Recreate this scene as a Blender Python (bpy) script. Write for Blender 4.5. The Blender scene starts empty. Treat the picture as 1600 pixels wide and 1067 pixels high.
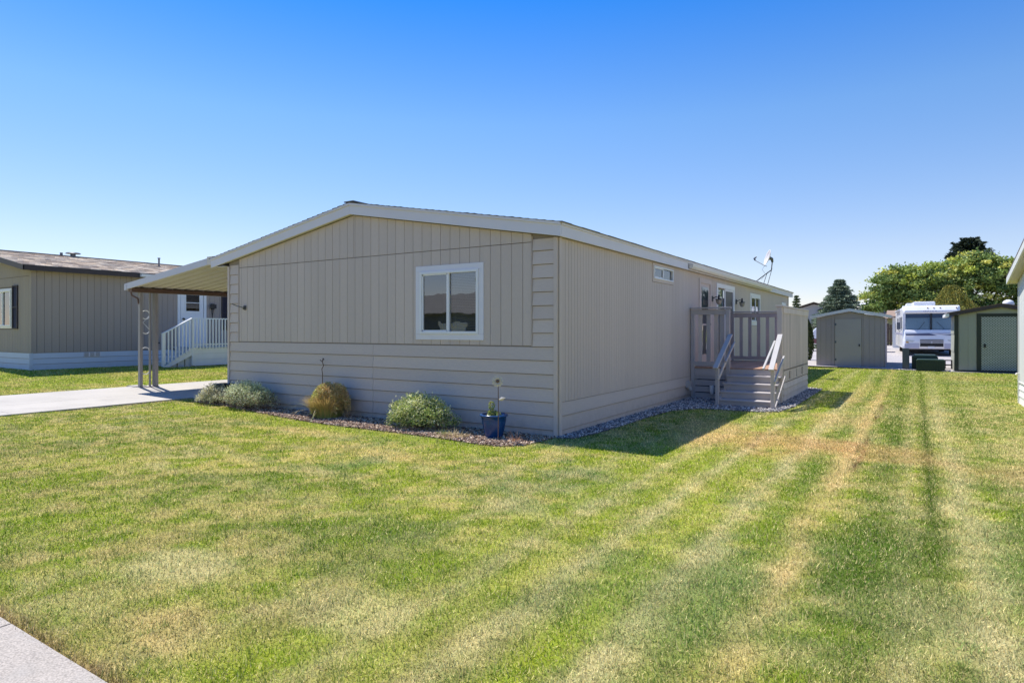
import bpy, bmesh, math, random
import numpy as np
from mathutils import Vector, Matrix

random.seed(7); rng = np.random.default_rng(7)
SC = bpy.context.scene
COL = SC.collection
R = math.radians

# ------------------------------------------------------------------ camera
CAMP = (4.479, -8.239, 1.6); CAMA = R(32.723)
cd = bpy.data.cameras.new('camera'); cam = bpy.data.objects.new('camera', cd); COL.objects.link(cam)
cam.location = CAMP; cam.rotation_euler = (R(90), 0, CAMA)
cd.sensor_width = 36; cd.lens = 36*982/1600; cd.shift_y = -17.5/1600
cd.clip_start = 0.05; cd.clip_end = 3000
SC.camera = cam

# ------------------------------------------------------------------ sky, sun, exposure
SUNV = Vector((-.51, .125, 1)).normalized()
EL = math.asin(SUNV.z); AZ = math.atan2(SUNV.x, SUNV.y)
SKYT = [(0, (.51, .45, .50)), (.12, (.515, .465, .50)), (.31, (.36, .48, .59)), (.47, (.085, .37, .68)), (1, (.12, .37, .68))]
W = bpy.data.worlds.new('World'); SC.world = W; W.use_nodes = True
wn = W.node_tree; wn.nodes.clear()
sky = wn.nodes.new('ShaderNodeTexSky'); sky.sky_type = 'NISHITA'; sky.sun_disc = False
sky.sun_elevation = EL; sky.sun_rotation = AZ; sky.altitude = 0; sky.air_density = 1.0; sky.dust_density = 0.0; sky.ozone_density = 3.0
hs = wn.nodes.new('ShaderNodeHueSaturation'); hs.inputs['Saturation'].default_value = 1.0
bg = wn.nodes.new('ShaderNodeBackground'); bg.inputs[1].default_value = .15
wo = wn.nodes.new('ShaderNodeOutputWorld')
wn.links.new(sky.outputs[0], hs.inputs['Color']); 
tc = wn.nodes.new('ShaderNodeTexCoord'); sx = wn.nodes.new('ShaderNodeSeparateXYZ'); wn.links.new(tc.outputs['Generated'], sx.inputs[0])
cr = wn.nodes.new('ShaderNodeValToRGB'); wn.links.new(sx.outputs[2], cr.inputs[0])      # deepens the blue with height, the same all round
for p, c in SKYT[2:]: cr.color_ramp.elements.new(p)
for e_, (p, c) in zip(cr.color_ramp.elements, SKYT): e_.position = p; e_.color = (*c, 1)
mu_ = wn.nodes.new('ShaderNodeMix'); mu_.data_type = 'RGBA'; mu_.blend_type = 'MULTIPLY'; mu_.inputs[0].default_value = 1
wn.links.new(hs.outputs[0], mu_.inputs[6]); wn.links.new(cr.outputs[0], mu_.inputs[7])
wn.links.new(mu_.outputs[2], bg.inputs[0]); wn.links.new(bg.outputs[0], wo.inputs[0])
sl = bpy.data.lights.new('sun', 'SUN'); sl.energy = 3.45; sl.angle = R(.5); sl.color = (1, .955, .88)
so = bpy.data.objects.new('sun', sl); COL.objects.link(so); so.location = (-10, 3, 20)
so.rotation_euler = SUNV.to_track_quat('Z', 'Y').to_euler()
vs = SC.view_settings; vs.view_transform = 'Standard'; vs.look = 'None'; vs.gamma = 1; vs.use_curve_mapping = False; vs.exposure = 0.97

# ------------------------------------------------------------------ mesh helpers
LOC = {}
def link(o, parent=None, label=None, cat=None, group=None, kind=None):
    COL.objects.link(o)
    if parent is not None: o.parent = parent
    for k, v in (('label', label), ('category', cat), ('group', group), ('kind', kind)):
        if v: o[k] = v
    return o
def empty(name, loc, label, cat, group=None, rz=0):
    o = bpy.data.objects.new(name, None); o.empty_display_size = .2
    o.location = loc; o.rotation_euler = (0, 0, rz)
    LOC[o] = Vector(loc); o['_r'] = 1; del o['_r']
    return link(o, None, label, cat, group)
def base(parent):
    return LOC.get(parent, Vector((0, 0, 0))) if parent is not None else Vector((0, 0, 0))
class MB:
    def __init__(s, T=None):
        s.v = []; s.f = []; s.c = []; s.T = T; s.sm = []
    def P(s, p): return s.T(*p) if s.T else tuple(p)
    def add(s, pts, faces, col=None, smooth=False):
        n = len(s.v); s.v += [s.P(p) for p in pts]
        for f in faces:
            s.f.append(tuple(n+i for i in f)); s.c.append(col or (1, 1, 1)); s.sm.append(smooth)
    def hexa(s, p, col=None):
        s.add(p, [(0, 3, 2, 1), (4, 5, 6, 7), (0, 1, 5, 4), (1, 2, 6, 5), (2, 3, 7, 6), (3, 0, 4, 7)], col)
    def box(s, a0, a1, b0, b1, c0, c1, col=None):
        s.hexa([(a0, b0, c0), (a1, b0, c0), (a1, b1, c0), (a0, b1, c0), (a0, b0, c1), (a1, b0, c1), (a1, b1, c1), (a0, b1, c1)], col)
    def prism(s, poly, d0, d1, col=None):          # poly in (u, w), extruded along d
        n = len(poly)
        s.add([(u, d0, w) for u, w in poly]+[(u, d1, w) for u, w in poly],
              [tuple(range(n)), tuple(range(2*n-1, n-1, -1))]+[(i, (i+1) % n, n+(i+1) % n, n+i) for i in range(n)], col)
    def bar(s, p, q, w, h, col=None, up=(0, 0, 1)):  # rectangular bar from p to q
        p = Vector(p); q = Vector(q); d = (q-p).normalized(); u = Vector(up)
        a = d.cross(u); a = a.normalized() if a.length > 1e-4 else Vector((1, 0, 0)); b = a.cross(d).normalized()
        a *= w/2; b *= h/2
        s.hexa([p-a-b, p+a-b, p+a+b, p-a+b, q-a-b, q+a-b, q+a+b, q-a+b], col)
    def tube(s, pts, r, n=8, col=None, cap=True):
        pts = [Vector(p) for p in pts]
        rr = r if isinstance(r, (list, tuple)) else [r]*len(pts); vv = []; ref = None
        for i, p in enumerate(pts):
            d = (pts[min(i+1, len(pts)-1)]-pts[max(i-1, 0)]).normalized()
            if ref is None: ref = Vector((0, 0, 1)) if abs(d.z) < .9 else Vector((1, 0, 0))
            a = d.cross(ref).normalized(); b = a.cross(d)
            ref = b
            vv += [p+(a*math.cos(t)+b*math.sin(t))*rr[i] for t in [2*math.pi*k/n for k in range(n)]]
        fs = [(i*n+k, i*n+(k+1) % n, (i+1)*n+(k+1) % n, (i+1)*n+k) for i in range(len(pts)-1) for k in range(n)]
        m = len(vv); s.add(vv, fs, col, True)
        if cap:
            s.add(vv[:n], [tuple(range(n))], col); s.add(vv[m-n:], [tuple(range(n))], col)
    def lathe(s, cx, cy, prof, n=24, col=None, smooth=True):
        vv = [(cx+r*math.cos(2*math.pi*k/n), cy+r*math.sin(2*math.pi*k/n), z) for r, z in prof for k in range(n)]
        s.add(vv, [(i*n+k, i*n+(k+1) % n, (i+1)*n+(k+1) % n, (i+1)*n+k) for i in range(len(prof)-1) for k in range(n)], col, smooth)
    def build(s, name, mat, parent=None, bevel=0, fix=True, **kw):
        b = base(parent) if parent is None or parent in LOC else Vector((0, 0, 0))
        me = bpy.data.meshes.new(name)
        me.from_pydata([(v[0]-b.x, v[1]-b.y, v[2]-b.z) for v in s.v], [], s.f)
        me.polygons.foreach_set('use_smooth', s.sm)
        at = me.color_attributes.new('Col', 'FLOAT_COLOR', 'CORNER')
        cc = []
        for f, c in zip(s.f, s.c): cc += [c[0], c[1], c[2], 1]*len(f)
        at.data.foreach_set('color', cc)
        if fix:
            bm = bmesh.new(); bm.from_mesh(me)
            bmesh.ops.recalc_face_normals(bm, faces=bm.faces); bm.to_mesh(me); bm.free()
        me.materials.append(mat)
        o = bpy.data.objects.new(name, me)
        LOC[o] = b.copy()
        if bevel:
            m = o.modifiers.new('bevel', 'BEVEL'); m.width = bevel; m.segments = 2; m.limit_method = 'ANGLE'
        return link(o, parent, **kw)
CACHE = {}
def piece(name, dims, loc, mat, parent, T=None, col=None):
    """a box part (size du, dd, dw; lower corner at loc) whose mesh is shared between alike pieces"""
    key = (name, round(dims[0], 3), round(dims[1], 3), round(dims[2], 3), mat.name, id(T))
    p = T(*loc) if T else loc
    z0 = T(0, 0, 0) if T else (0, 0, 0)
    if key not in CACHE:
        m = MB(lambda a, b, c: tuple(i-j for i, j in zip(T(a, b, c), z0)) if T else (a, b, c))
        e = min(.003, dims[0]*.2)
        m.box(0, dims[0], 0, dims[1], 0, dims[2])
        me = bpy.data.meshes.new(name); me.from_pydata(m.v, [], m.f)
        bm = bmesh.new(); bm.from_mesh(me); bmesh.ops.recalc_face_normals(bm, faces=bm.faces); bm.to_mesh(me); bm.free()
        me.materials.append(mat); CACHE[key] = me
    o = bpy.data.objects.new(name, CACHE[key]); b = base(parent)
    o.location = Vector(p)-b
    return link(o, parent)
def mesh_np(name, V, F, mat, parent=None, C=None, smooth=False, **kw):
    """V (N,3), F (M,k), C per-vertex colour (N,3)"""
    me = bpy.data.meshes.new(name); N = len(V); M, k = F.shape
    b = np.array(base(parent)); V = V-b
    me.vertices.add(N); me.vertices.foreach_set('co', V.astype(np.float32).ravel())
    me.loops.add(M*k); me.loops.foreach_set('vertex_index', F.astype(np.int32).ravel())
    me.polygons.add(M); me.polygons.foreach_set('loop_start', np.arange(0, M*k, k, dtype=np.int32))
    me.polygons.foreach_set('loop_total', np.full(M, k, dtype=np.int32))
    me.polygons.foreach_set('use_smooth', np.full(M, smooth))
    me.update(calc_edges=True)
    if C is not None:
        a = me.color_attributes.new('Col', 'FLOAT_COLOR', 'POINT')
        a.data.foreach_set('color', np.hstack([C, np.ones((N, 1))]).astype(np.float32).ravel())
    me.materials.append(mat)
    o = bpy.data.objects.new(name, me); LOC[o] = Vector(b)
    return link(o, parent, **kw)
def copy_tree(o, parent=None):
    c = o.copy(); COL.objects.link(c); c.parent = parent
    for ch in [x for x in bpy.data.objects if x.parent == o]: copy_tree(ch, c)
    return c
# frames: (along the wall, outwards, up) -> world
def FRONT(y0, x0=0, z0=0): return lambda u, d, w: (x0+u, y0-d, z0+w)      # facing -y
def RIGHTW(x0, y0=0, z0=0): return lambda u, d, w: (x0+d, y0+u, z0+w)     # facing +x
def LEFTW(x0, y0=0, z0=0): return lambda u, d, w: (x0-d, y0-u, z0+w)      # facing -x

# ------------------------------------------------------------------ materials
def NT(name):
    m = bpy.data.materials.new(name); m.use_nodes = True; n = m.node_tree
    return m, n, n.nodes['Principled BSDF']
def mat(name, col, rough=.6, var=.06, vscale=3, bump=0, bscale=60, stretch=(1, 1, 1), metal=0, spec=.4, rand=0, attr=False,
        spot=None, spotscale=2, spotamt=.5, splash=0, fine=0, finescale=200, trans=0):
    m, n, b = NT(name); L = n.links; N = n.nodes
    geo = N.new('ShaderNodeNewGeometry'); mp = N.new('ShaderNodeMapping'); mp.inputs['Scale'].default_value = stretch
    L.new(geo.outputs['Position'], mp.inputs[0])
    if attr:
        a = N.new('ShaderNodeAttribute'); a.attribute_name = 'Col'
        mx = N.new('ShaderNodeMix'); mx.data_type = 'RGBA'; mx.blend_type = 'MULTIPLY'; mx.inputs[0].default_value = 1
        mx.inputs[6].default_value = (*col, 1); L.new(a.outputs['Color'], mx.inputs[7]); c = mx.outputs[2]
    else:
        r = N.new('ShaderNodeRGB'); r.outputs[0].default_value = (*col, 1); c = r.outputs[0]
    def noise(scale, detail=4, vec=mp.outputs[0]):
        t = N.new('ShaderNodeTexNoise'); t.inputs['Scale'].default_value = scale; t.inputs['Detail'].default_value = detail
        L.new(vec, t.inputs['Vector']); return t.outputs[0]
    def mul(c, fac, amt):                       # c * (1 + amt*(fac-.5)*2)
        mr = N.new('ShaderNodeMapRange'); mr.inputs['From Min'].default_value = .25; mr.inputs['From Max'].default_value = .75
        mr.inputs['To Min'].default_value = 1-amt; mr.inputs['To Max'].default_value = 1+amt; L.new(fac, mr.inputs[0])
        h = N.new('ShaderNodeVectorMath'); h.operation = 'SCALE'; L.new(c, h.inputs[0]); L.new(mr.outputs[0], h.inputs['Scale'])
        return h.outputs[0]
    if var: c = mul(c, noise(vscale), var)
    if fine: c = mul(c, noise(finescale, 2), fine)
    if rand:
        oi = N.new('ShaderNodeObjectInfo'); mr = N.new('ShaderNodeMapRange'); mr.inputs['To Min'].default_value = 1-rand; mr.inputs['To Max'].default_value = 1+rand
        L.new(oi.outputs['Random'], mr.inputs[0]); h = N.new('ShaderNodeVectorMath'); h.operation = 'SCALE'
        L.new(c, h.inputs[0]); L.new(mr.outputs[0], h.inputs['Scale']); c = h.outputs[0]
    if spot:
        f = noise(spotscale, 6); rp = N.new('ShaderNodeMapRange'); rp.inputs['From Min'].default_value = .52; rp.inputs['From Max'].default_value = .68
        rp.inputs['To Max'].default_value = spotamt; L.new(f, rp.inputs[0])
        mx = N.new('ShaderNodeMix'); mx.data_type = 'RGBA'; L.new(rp.outputs[0], mx.inputs[0]); L.new(c, mx.inputs[6]); mx.inputs[7].default_value = (*spot, 1); c = mx.outputs[2]
    if splash:
        sp_ = N.new('ShaderNodeSeparateXYZ'); L.new(geo.outputs['Position'], sp_.inputs[0])
        r1 = N.new('ShaderNodeMapRange'); r1.inputs['From Min'].default_value = splash; r1.inputs['From Max'].default_value = 0; r1.inputs['To Max'].default_value = .75; L.new(sp_.outputs[2], r1.inputs[0])
        nn = noise(9, 6, geo.outputs['Position']); mm = N.new('ShaderNodeMath'); mm.operation = 'MULTIPLY'; L.new(r1.outputs[0], mm.inputs[0]); L.new(nn, mm.inputs[1])
        mx = N.new('ShaderNodeMix'); mx.data_type = 'RGBA'; L.new(mm.outputs[0], mx.inputs[0]); L.new(c, mx.inputs[6]); mx.inputs[7].default_value = (.26, .20, .14, 1); c = mx.outputs[2]
    L.new(c, b.inputs['Base Color'])
    b.inputs['Roughness'].default_value = rough; b.inputs['Metallic'].default_value = metal; b.inputs['Specular IOR Level'].default_value = spec
    if bump:
        bp = N.new('ShaderNodeBump'); bp.inputs['Strength'].default_value = min(1, bump); bp.inputs['Distance'].default_value = .004*max(1, bump)
        L.new(noise(bscale, 5), bp.inputs['Height']); L.new(bp.outputs[0], b.inputs['Normal'])
    if trans:
        tr = N.new('ShaderNodeBsdfTranslucent'); L.new(c, tr.inputs[0]); ms = N.new('ShaderNodeMixShader'); ms.inputs[0].default_value = trans
        L.new(b.outputs[0], ms.inputs[1]); L.new(tr.outputs[0], ms.inputs[2]); L.new(ms.outputs[0], N['Material Output'].inputs[0])
    return m
def glass_mat(name, tint=(.8, .85, .88), refl=1.5, rough=.0):
    m, n, b = NT(name); N = n.nodes; L = n.links; N.remove(b)
    t = N.new('ShaderNodeBsdfTransparent'); t.inputs[0].default_value = (*tint, 1)
    g = N.new('ShaderNodeBsdfGlossy'); g.inputs['Roughness'].default_value = rough; g.inputs[0].default_value = (.95, .97, 1, 1)
    geo = N.new('ShaderNodeNewGeometry'); ns = N.new('ShaderNodeTexNoise'); ns.inputs['Scale'].default_value = 2.5
    L.new(geo.outputs['Position'], ns.inputs['Vector']); bp = N.new('ShaderNodeBump'); bp.inputs['Strength'].default_value = .12; bp.inputs['Distance'].default_value = .01
    L.new(ns.outputs[0], bp.inputs['Height']); L.new(bp.outputs[0], g.inputs['Normal'])
    f = N.new('ShaderNodeFresnel'); f.inputs[0].default_value = refl
    x = N.new('ShaderNodeMixShader'); L.new(f.outputs[0], x.inputs[0]); L.new(t.outputs[0], x.inputs[1]); L.new(g.outputs[0], x.inputs[2])
    L.new(x.outputs[0], N['Material Output'].inputs[0]); return m
TAUPE = (.575, .49, .425)
m_side = mat('taupe_siding', TAUPE, .75, .05, .8, .5, 45, (1, 1, .12), rand=.03, fine=.05, finescale=130)
m_lap = mat('taupe_lap', tuple(1.04*q for q in TAUPE), .7, .05, .7, .5, 45, (.12, .12, 1), splash=.38, rand=.035, fine=.05, finescale=120)
m_core = mat('siding_core', (.27, .23, .20), .9, 0)  # darker than the boards, strengthens the shadow lines in grooves and lap gaps
m_trimT = mat('taupe_trim', (.60, .51, .445), .65, .03, 3, .3, 60)
m_fascia = mat('grey_fascia', (.70, .68, .70), .55, .03, 1.5, .2, 30)
m_soffit = mat('soffit', (.55, .52, .46), .7, .04, 3)
m_white = mat('white_paint', (.80, .80, .79), .45, .02, 3)
m_vinyl = mat('white_vinyl', (.78, .79, .80), .35, .02, 4)
m_trimW = mat('window_trim', (.74, .73, .76), .6, .03, 3, .2, 60)
m_gutter = mat('cream_gutter', (.74, .70, .62), .4, .03, 2)
m_roof = mat('grey_shingle', (.16, .155, .15), .9, .2, 8, .8, 60, attr=True)
m_roofT = mat('tan_shingle', (1, 1, 1), .9, .12, 9, .8, 60, attr=True)
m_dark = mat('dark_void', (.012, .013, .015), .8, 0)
m_room = mat('room', (.10, .10, .10), .9, 0)
m_screen = mat('insect_screen', (.02, .022, .026), .35, 0, spec=.6)
m_blind = mat('blind', (.55, .57, .57), .5, 0)
m_curtain = mat('white_curtain', (.75, .78, .82), .8, .03, 8)
m_glass = glass_mat('glass', refl=2.6)
m_rvglass = glass_mat('windscreen_glass', refl=1.6)
m_glassd = glass_mat('dark_glass', (.35, .38, .4), 1.7)
m_black = mat('black_metal', (.02, .02, .022), .4, 0)
m_dgrey = mat('grey_metal', (.12, .13, .15), .4, .05, 5, metal=.3)
m_lgrey = mat('light_grey_metal', (.55, .55, .56), .4, .03, 5)
m_dish = mat('dish_white', (.75, .71, .70), .4, .03, 4)
m_deck = mat('deck_paint', (.43, .395, .385), .65, .08, 3, .4, 50, (1, 1, 1), rand=.05)
m_deckp = mat('deck_picket', (.54, .47, .42), .7, .1, 4, .4, 50, (1, 1, .2), rand=.14)  # tone varied per picket to imitate sunlit and shaded stripes
m_plank = mat('deck_plank', (.40, .24, .155), .6, .15, 4, .5, 40, (.3, 3, 1), rand=.12)
m_handr = mat('handrail_paint', (.47, .45, .43), .5, .05, 5)
m_conc = mat('concrete', (.435, .405, .36), .85, .08, .9, .5, 90, fine=.14, finescale=140, spot=(.33, .305, .27), spotscale=1.3, spotamt=.5)
m_walk = mat('sidewalk_concrete', (.385, .34, .29), .88, .07, 1.2, .8, 120, fine=.38, finescale=110, spot=(.33, .31, .28), spotscale=3.1, spotamt=.5)
m_asph = mat('asphalt', (.055, .055, .058), .9, .15, 2, .8, 100, fine=.3, finescale=160)
m_lot = mat('gravel_lot', (.40, .37, .355), .95, .10, .5, 1, 60, fine=.3, finescale=22)
m_chip = mat('chips', (1, 1, 1), .9, 0, attr=True)
m_soil = mat('soil', (.10, .07, .05), .95, .3, 12, 1, 50)
m_grav0 = mat('gravel_bed', (.17, .16, .165), .95, .3, 20, 1, 60)
m_lawn = mat('lawn_ground', (.80, .72, .62), .95, .10, 6, 1.5, 120, attr=True, fine=.35, finescale=75, spec=.05)
m_blade = mat('grass_blade', (1, 1, 1), .8, 0, attr=True, spec=.08, trans=.28)
m_leaf = mat('leaf', (1, 1, 1), .55, 0, attr=True, spec=.3, trans=.25)
m_needle = mat('needle', (1, 1, 1), .65, 0, attr=True, spec=.2, trans=.08)
m_bark = mat('bark', (.13, .10, .075), .9, .25, 8, 1, 30, (1, 1, .3))
m_pot = mat('blue_glaze', (.010, .060, .19), .22, .25, 7, spec=.6)
m_ntan = mat('neighbour_tan', (.37, .315, .275), .75, .04, 1, .4, 45, (1, 1, .12), rand=.02, fine=.04)
m_ncore = mat('neighbour_core', (.24, .205, .175), .9, 0)
m_nwhite = mat('neighbour_white', (.62, .67, .73), .6, .03, 2, splash=.6)
m_nbrown = mat('brown_fascia', (.055, .042, .04), .5, .05, 3)
m_purple = mat('shutter_plum', (.035, .028, .038), .6, .05, 4)
m_porchw = mat('porch_white', (.80, .82, .84), .5, .03, 3)
m_post = mat('carport_post', (.33, .31, .29), .5, .05, 4)
m_pan = mat('carport_pan', (.50, .465, .40), .5, .05, 2)
m_panf = mat('carport_fascia', (.58, .58, .62), .45, .03, 2)
m_shedg = mat('shed_grey', (.33, .29, .30), .75, .04, 1.5, .4, 50, (1, 1, .12), rand=.02)
m_shedtr = mat('shed_trim', (.37, .34, .34), .7, .04, 2)
m_sage = mat('sage_siding', (.33, .34, .28), .75, .05, 1.2, .4, 50, (1, 1, .12), rand=.03)
m_dgreen = mat('dark_green_trim', (.03, .038, .028), .6, .1, 3)
m_lattice = mat('lattice', (.42, .45, .41), .6, .04, 4)
m_brownr = mat('brown_metal', (.14, .085, .065), .5, .08, 3)
m_rwall = mat('pale_wall', (.64, .65, .62), .6, .03, 1, .2, 45)
m_rv = mat('rv_gelcoat', (.80, .80, .82), .22, .02, 2, spec=.5)
m_rvst = mat('rv_stripe', (.10, .11, .19), .3, .05, 3)
m_rvst2 = mat('rv_stripe_light', (.42, .42, .55), .3, .05, 3)
m_tyre = mat('tyre', (.02, .02, .02), .85, .1, 10)
m_amber = mat('amber_lens', (.55, .30, .04), .2, 0, spec=.6)
m_lens = mat('clear_lens', (.55, .58, .58), .15, 0, spec=.7)
m_chrome = mat('chrome', (.7, .7, .72), .15, 0, metal=1)
m_boxg = mat('utility_green', (.022, .045, .034), .45, .08, 4)
m_boxtop = mat('utility_green_top', (.05, .085, .065), .4, .08, 4)
m_gpost = mat('grey_post', (.10, .11, .125), .7, .08, 4)
m_block = mat('cinder_block', (.13, .115, .105), .9, .15, 8, .6, 60)
m_fence = mat('fence_wood', (.13, .095, .07), .85, .2, 4, .6, 40, (1, 1, .2), rand=.15)
m_rust = mat('rusty_iron', (.16, .10, .07), .7, .2, 30)
m_tin = mat('galvanised', (.62, .57, .50), .45, .1, 40, metal=.2)
m_stucco = mat('far_wall', (.52, .50, .48), .8, .05, 1)
m_farroof = mat('far_roof', (.30, .21, .155), .9, .12, 3, attr=True)
m_street_house = mat('street_house_wall', (.14, .16, .18), .7, .05, 1)
m_carpaint = mat('car_paint', (.05, .055, .065), .2, 0, spec=.6)

# ------------------------------------------------------------------ terrain
def Hh(x, y):
    x = np.asarray(x, float); y = np.asarray(y, float)
    return np.maximum(np.clip(.045*(-10.5-x), 0, .36), np.clip(.031*(y-24), 0, .28))
def h(x, y): return float(Hh(x, y))
_tab = rng.random((256, 256))
def vnoise(x, y):
    xi = np.floor(x).astype(int); yi = np.floor(y).astype(int); fx = x-xi; fy = y-yi
    fx = fx*fx*(3-2*fx); fy = fy*fy*(3-2*fy)
    g = lambda a, b: _tab[a & 255, b & 255]
    return (g(xi, yi)*(1-fx)+g(xi+1, yi)*fx)*(1-fy)+(g(xi, yi+1)*(1-fx)+g(xi+1, yi+1)*fx)*fy
def fbm(x, y, s, o=4, k=0):
    v = 0; a = .5; t = 0
    for i in range(o):
        v = v+a*vnoise(x*s+17.3*i+k, y*s+9.1*i+k*1.7); t += a; a *= .55; s *= 2.03
    return v/t
def sst(v, a, b):
    t = np.clip((v-a)/(b-a), 0, 1); return t*t*(3-2*t)
GREEN = np.array((.125, .225, .026)); LIME = np.array((.29, .375, .034)); STRAW = np.array((.66, .52, .26))
PALE = np.array((.50, .47, .25)); BROWN = np.array((.46, .30, .15)); DKG = np.array((.085, .13, .04)); BLUEG = np.array((.20, .29, .12))
def lawn_col(x, y):
    """albedo of the lawn: mown strips along y, dry patches, two wheel tracks"""
    x = np.asarray(x, float); y = np.asarray(y, float)
    wob = (fbm(x, y, .35, 3, 5)-.5)*.5
    n1 = fbm(x, y*.8, .55, 4); n2 = fbm(x, y, 1.7, 4, 31); n3 = fbm(x, y, 5.5, 3, 77); n4 = fbm(x, y, .9, 4, 55)
    c = np.empty(x.shape+(3,)); c[...] = LIME
    n5 = fbm(x, y, 11, 2, 201); n6 = fbm(x, y, 2.6, 3, 301)
    def mix(col, w):
        w = np.clip(w, 0, 1)[..., None]; c[...] = c*(1-w)+col*w
    mix(GREEN, sst(n1, .48, .66)*.55); mix(GREEN, sst(n6, .50, .62)*.45)
    mix(STRAW, sst(n3*.5+n5*.3+n2*.2, .44, .60)*.55)
    mix(PALE, sst(n4, .56, .70)*sst(n3, .3, .6)*.45)
    mix(BLUEG, sst(fbm(x, y, .8, 4, 99), .56, .7)*sst(n6, .35, .6)*.5)
    fg = sst(-y, 3.2, 6.2); mix(GREEN*1.0, fg*.30); mix(STRAW*.85, fg*sst(n6, .48, .62)*.40)
    right = sst(x, 1.0, 2.2)*(y < 24)
    def band(x0, w, amp=1, k=0, y0=-99, y1=99):      # a mown strip; its edge wavers and it fades in and out
        e_ = (fbm(x, y, 1.3, 2, 400+k)-.5)*w*1.6
        return np.exp(-((x+wob*.25+e_-x0)/w)**2)*amp*(.66+.34*sst(fbm(x, y, .9, 3, 440+k), .35, .6))*sst(y, y0, y0+.8)*sst(-y, -y1, -y1+.8)
    mix(LIME*1.06, band(1.75, .18, .8, 1)+band(2.25, .16, .8, 2)+band(2.87, .15, .95, 3)); mix(GREEN*1.05, band(3.50, .15, .75, 4))
    mix(PALE*1.1, band(2.02, .08, .5, 5)); mix(PALE*1.15, band(2.56, .09, .85, 6)); mix(PALE*1.12, band(3.19, .10, .9, 7)); mix(STRAW, band(3.72, .11, .8, 8))
    mix(PALE, band(1.30, .09, .4, 9)+band(.6, .1, .35, 10))
    mix(GREEN*.78, band(4.18, .20, .85, 11)); mix(PALE*.9, band(4.40, .06, .6, 12)); mix(GREEN*.72, band(4.62, .07, .85, 13)); mix(PALE*1.05, band(4.86, .13, .8, 14)); mix(GREEN*.85, band(5.2, .14, .6, 15))
    mix(PALE*.85, band(5.7, .4, .55, 16))
    for k_, (yy_, am) in enumerate(((-1.95, .45), (-2.7, .35), (-3.5, .4), (-4.4, .35))):   # fainter passes across the front lawn
        mix(PALE, np.exp(-((y+.05*x+(fbm(x, y, .8, 2, 500+k_)-.5)*.5-yy_)/.12)**2)*am*(x < 1.8)*sst(n6, .3, .6))
    trk = np.exp(-((x-3.86-.04*np.sin(y*1.3))/.032)**2)*(y > -.2)*(y < 14)
    mix(BROWN*.35, trk*.9*sst(n3, .2, .45)); mix(STRAW, np.exp(-((x-3.79)/.04)**2)*(y > -1)*(y < 12)*.6)
    mix(GREEN*.55, np.exp(-((x-4.60)/.045)**2)*(y > -3)*(y < 18)*.7)
    # dry brown patches
    def blob(bx, by, rx, ry, amp, col):
        d = ((x-bx)/rx)**2+((y-by)/ry)**2+(n2-.5)*1.6+(n3-.5)*.8
        mix(col, sst(-d, -1.15, -.1)*amp)
    blob(2.7, 1.4, 1.2, 1.3, .62, BROWN*1.35); blob(4.1, 1.3, .8, .9, .5, BROWN*1.3); blob(5.7, .5, 1.0, .8, .4, BROWN*1.3); blob(1.9, .6, .5, .6, .5, STRAW)
    blob(1.7, 2.2, .7, 1.4, .7, STRAW); blob(3.3, 4.4, .6, 1.6, .55, STRAW); blob(6.0, 17.5, 1.2, 1.5, .5, BROWN*1.3)
    blob(3.3, 10.5, .25, 4.5, .6, STRAW); blob(4.2, 6, 1.2, 1.2, .35, PALE)
    blob(.3, -5.9, .5, .35, .7, PALE*1.15); blob(1.8, -5.7, .5, .3, .6, PALE*1.1); blob(1.2, -6.4, .5, .25, .35, STRAW)
    blob(4.6, -4.0, .35, .7, .5, PALE*1.1); blob(-3.6, -1.6, .9, .25, .5, STRAW); blob(-1.5, -2.3, 1.4, .35, .45, STRAW)
    blob(3.0, -4.6, 1.0, .8, .45, DKG*2); blob(4.3, -3.2, .5, 1.4, .6, GREEN*.75); blob(.9, -4.9, 1.6, .7, .4, GREEN*.9)
    mix(BROWN*.7, sst(-y, 6.72, 6.84)*.8)
    # a strip of fresh green beside the bed
    bed = np.exp(-((y+1.38+.05*x)/.25)**2)*(x < 0)*(x > -9); mix(LIME*1.05, bed*.75)
    far = (x < -12.8); mix(LIME*1.1, far*sst(n1, .3, .5)*.75); mix(STRAW, (far*sst(n2, .48, .62))*.35)
    back = sst(y, 7, 12)*(x > 0); mix(LIME*1.15, back*.35)
    c *= (.80+.4*n3)[..., None]
    return c
def axis(segs):
    out = []
    for a, b, s in segs: out += list(np.arange(a, b-1e-6, s))
    return np.array(out+[segs[-1][1]])
xs = axis([(-900, -100, 80), (-100, -26, 4), (-26, 9, .12), (9, 30, 1.5), (30, 900, 60)])
ys = axis([(-900, -60, 60), (-60, -7, 1.5), (-7, 25, .12), (25, 60, 2), (60, 2400, 120)])
X, Y = np.meshgrid(xs, ys); Z = Hh(X, Y)
def dip(x, y): return -.014*np.exp(-((x-3.86-.04*np.sin(y*1.3))/.05)**2)*(y > .2)*(y < 14)-.008*np.exp(-((x-4.60)/.06)**2)*(y > -3)*(y < 16)
Z = Z+dip(X, Y)
V = np.stack([X, Y, Z], -1).reshape(-1, 3); nx, ny = len(xs), len(ys)
I = (np.arange(ny-1)[:, None]*nx+np.arange(nx-1)[None]).ravel()
F = np.stack([I, I+1, I+1+nx, I+nx], 1)
mesh_np('lawn', V, F, m_lawn, C=lawn_col(X, Y).reshape(-1, 3), smooth=True, kind='structure')

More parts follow.
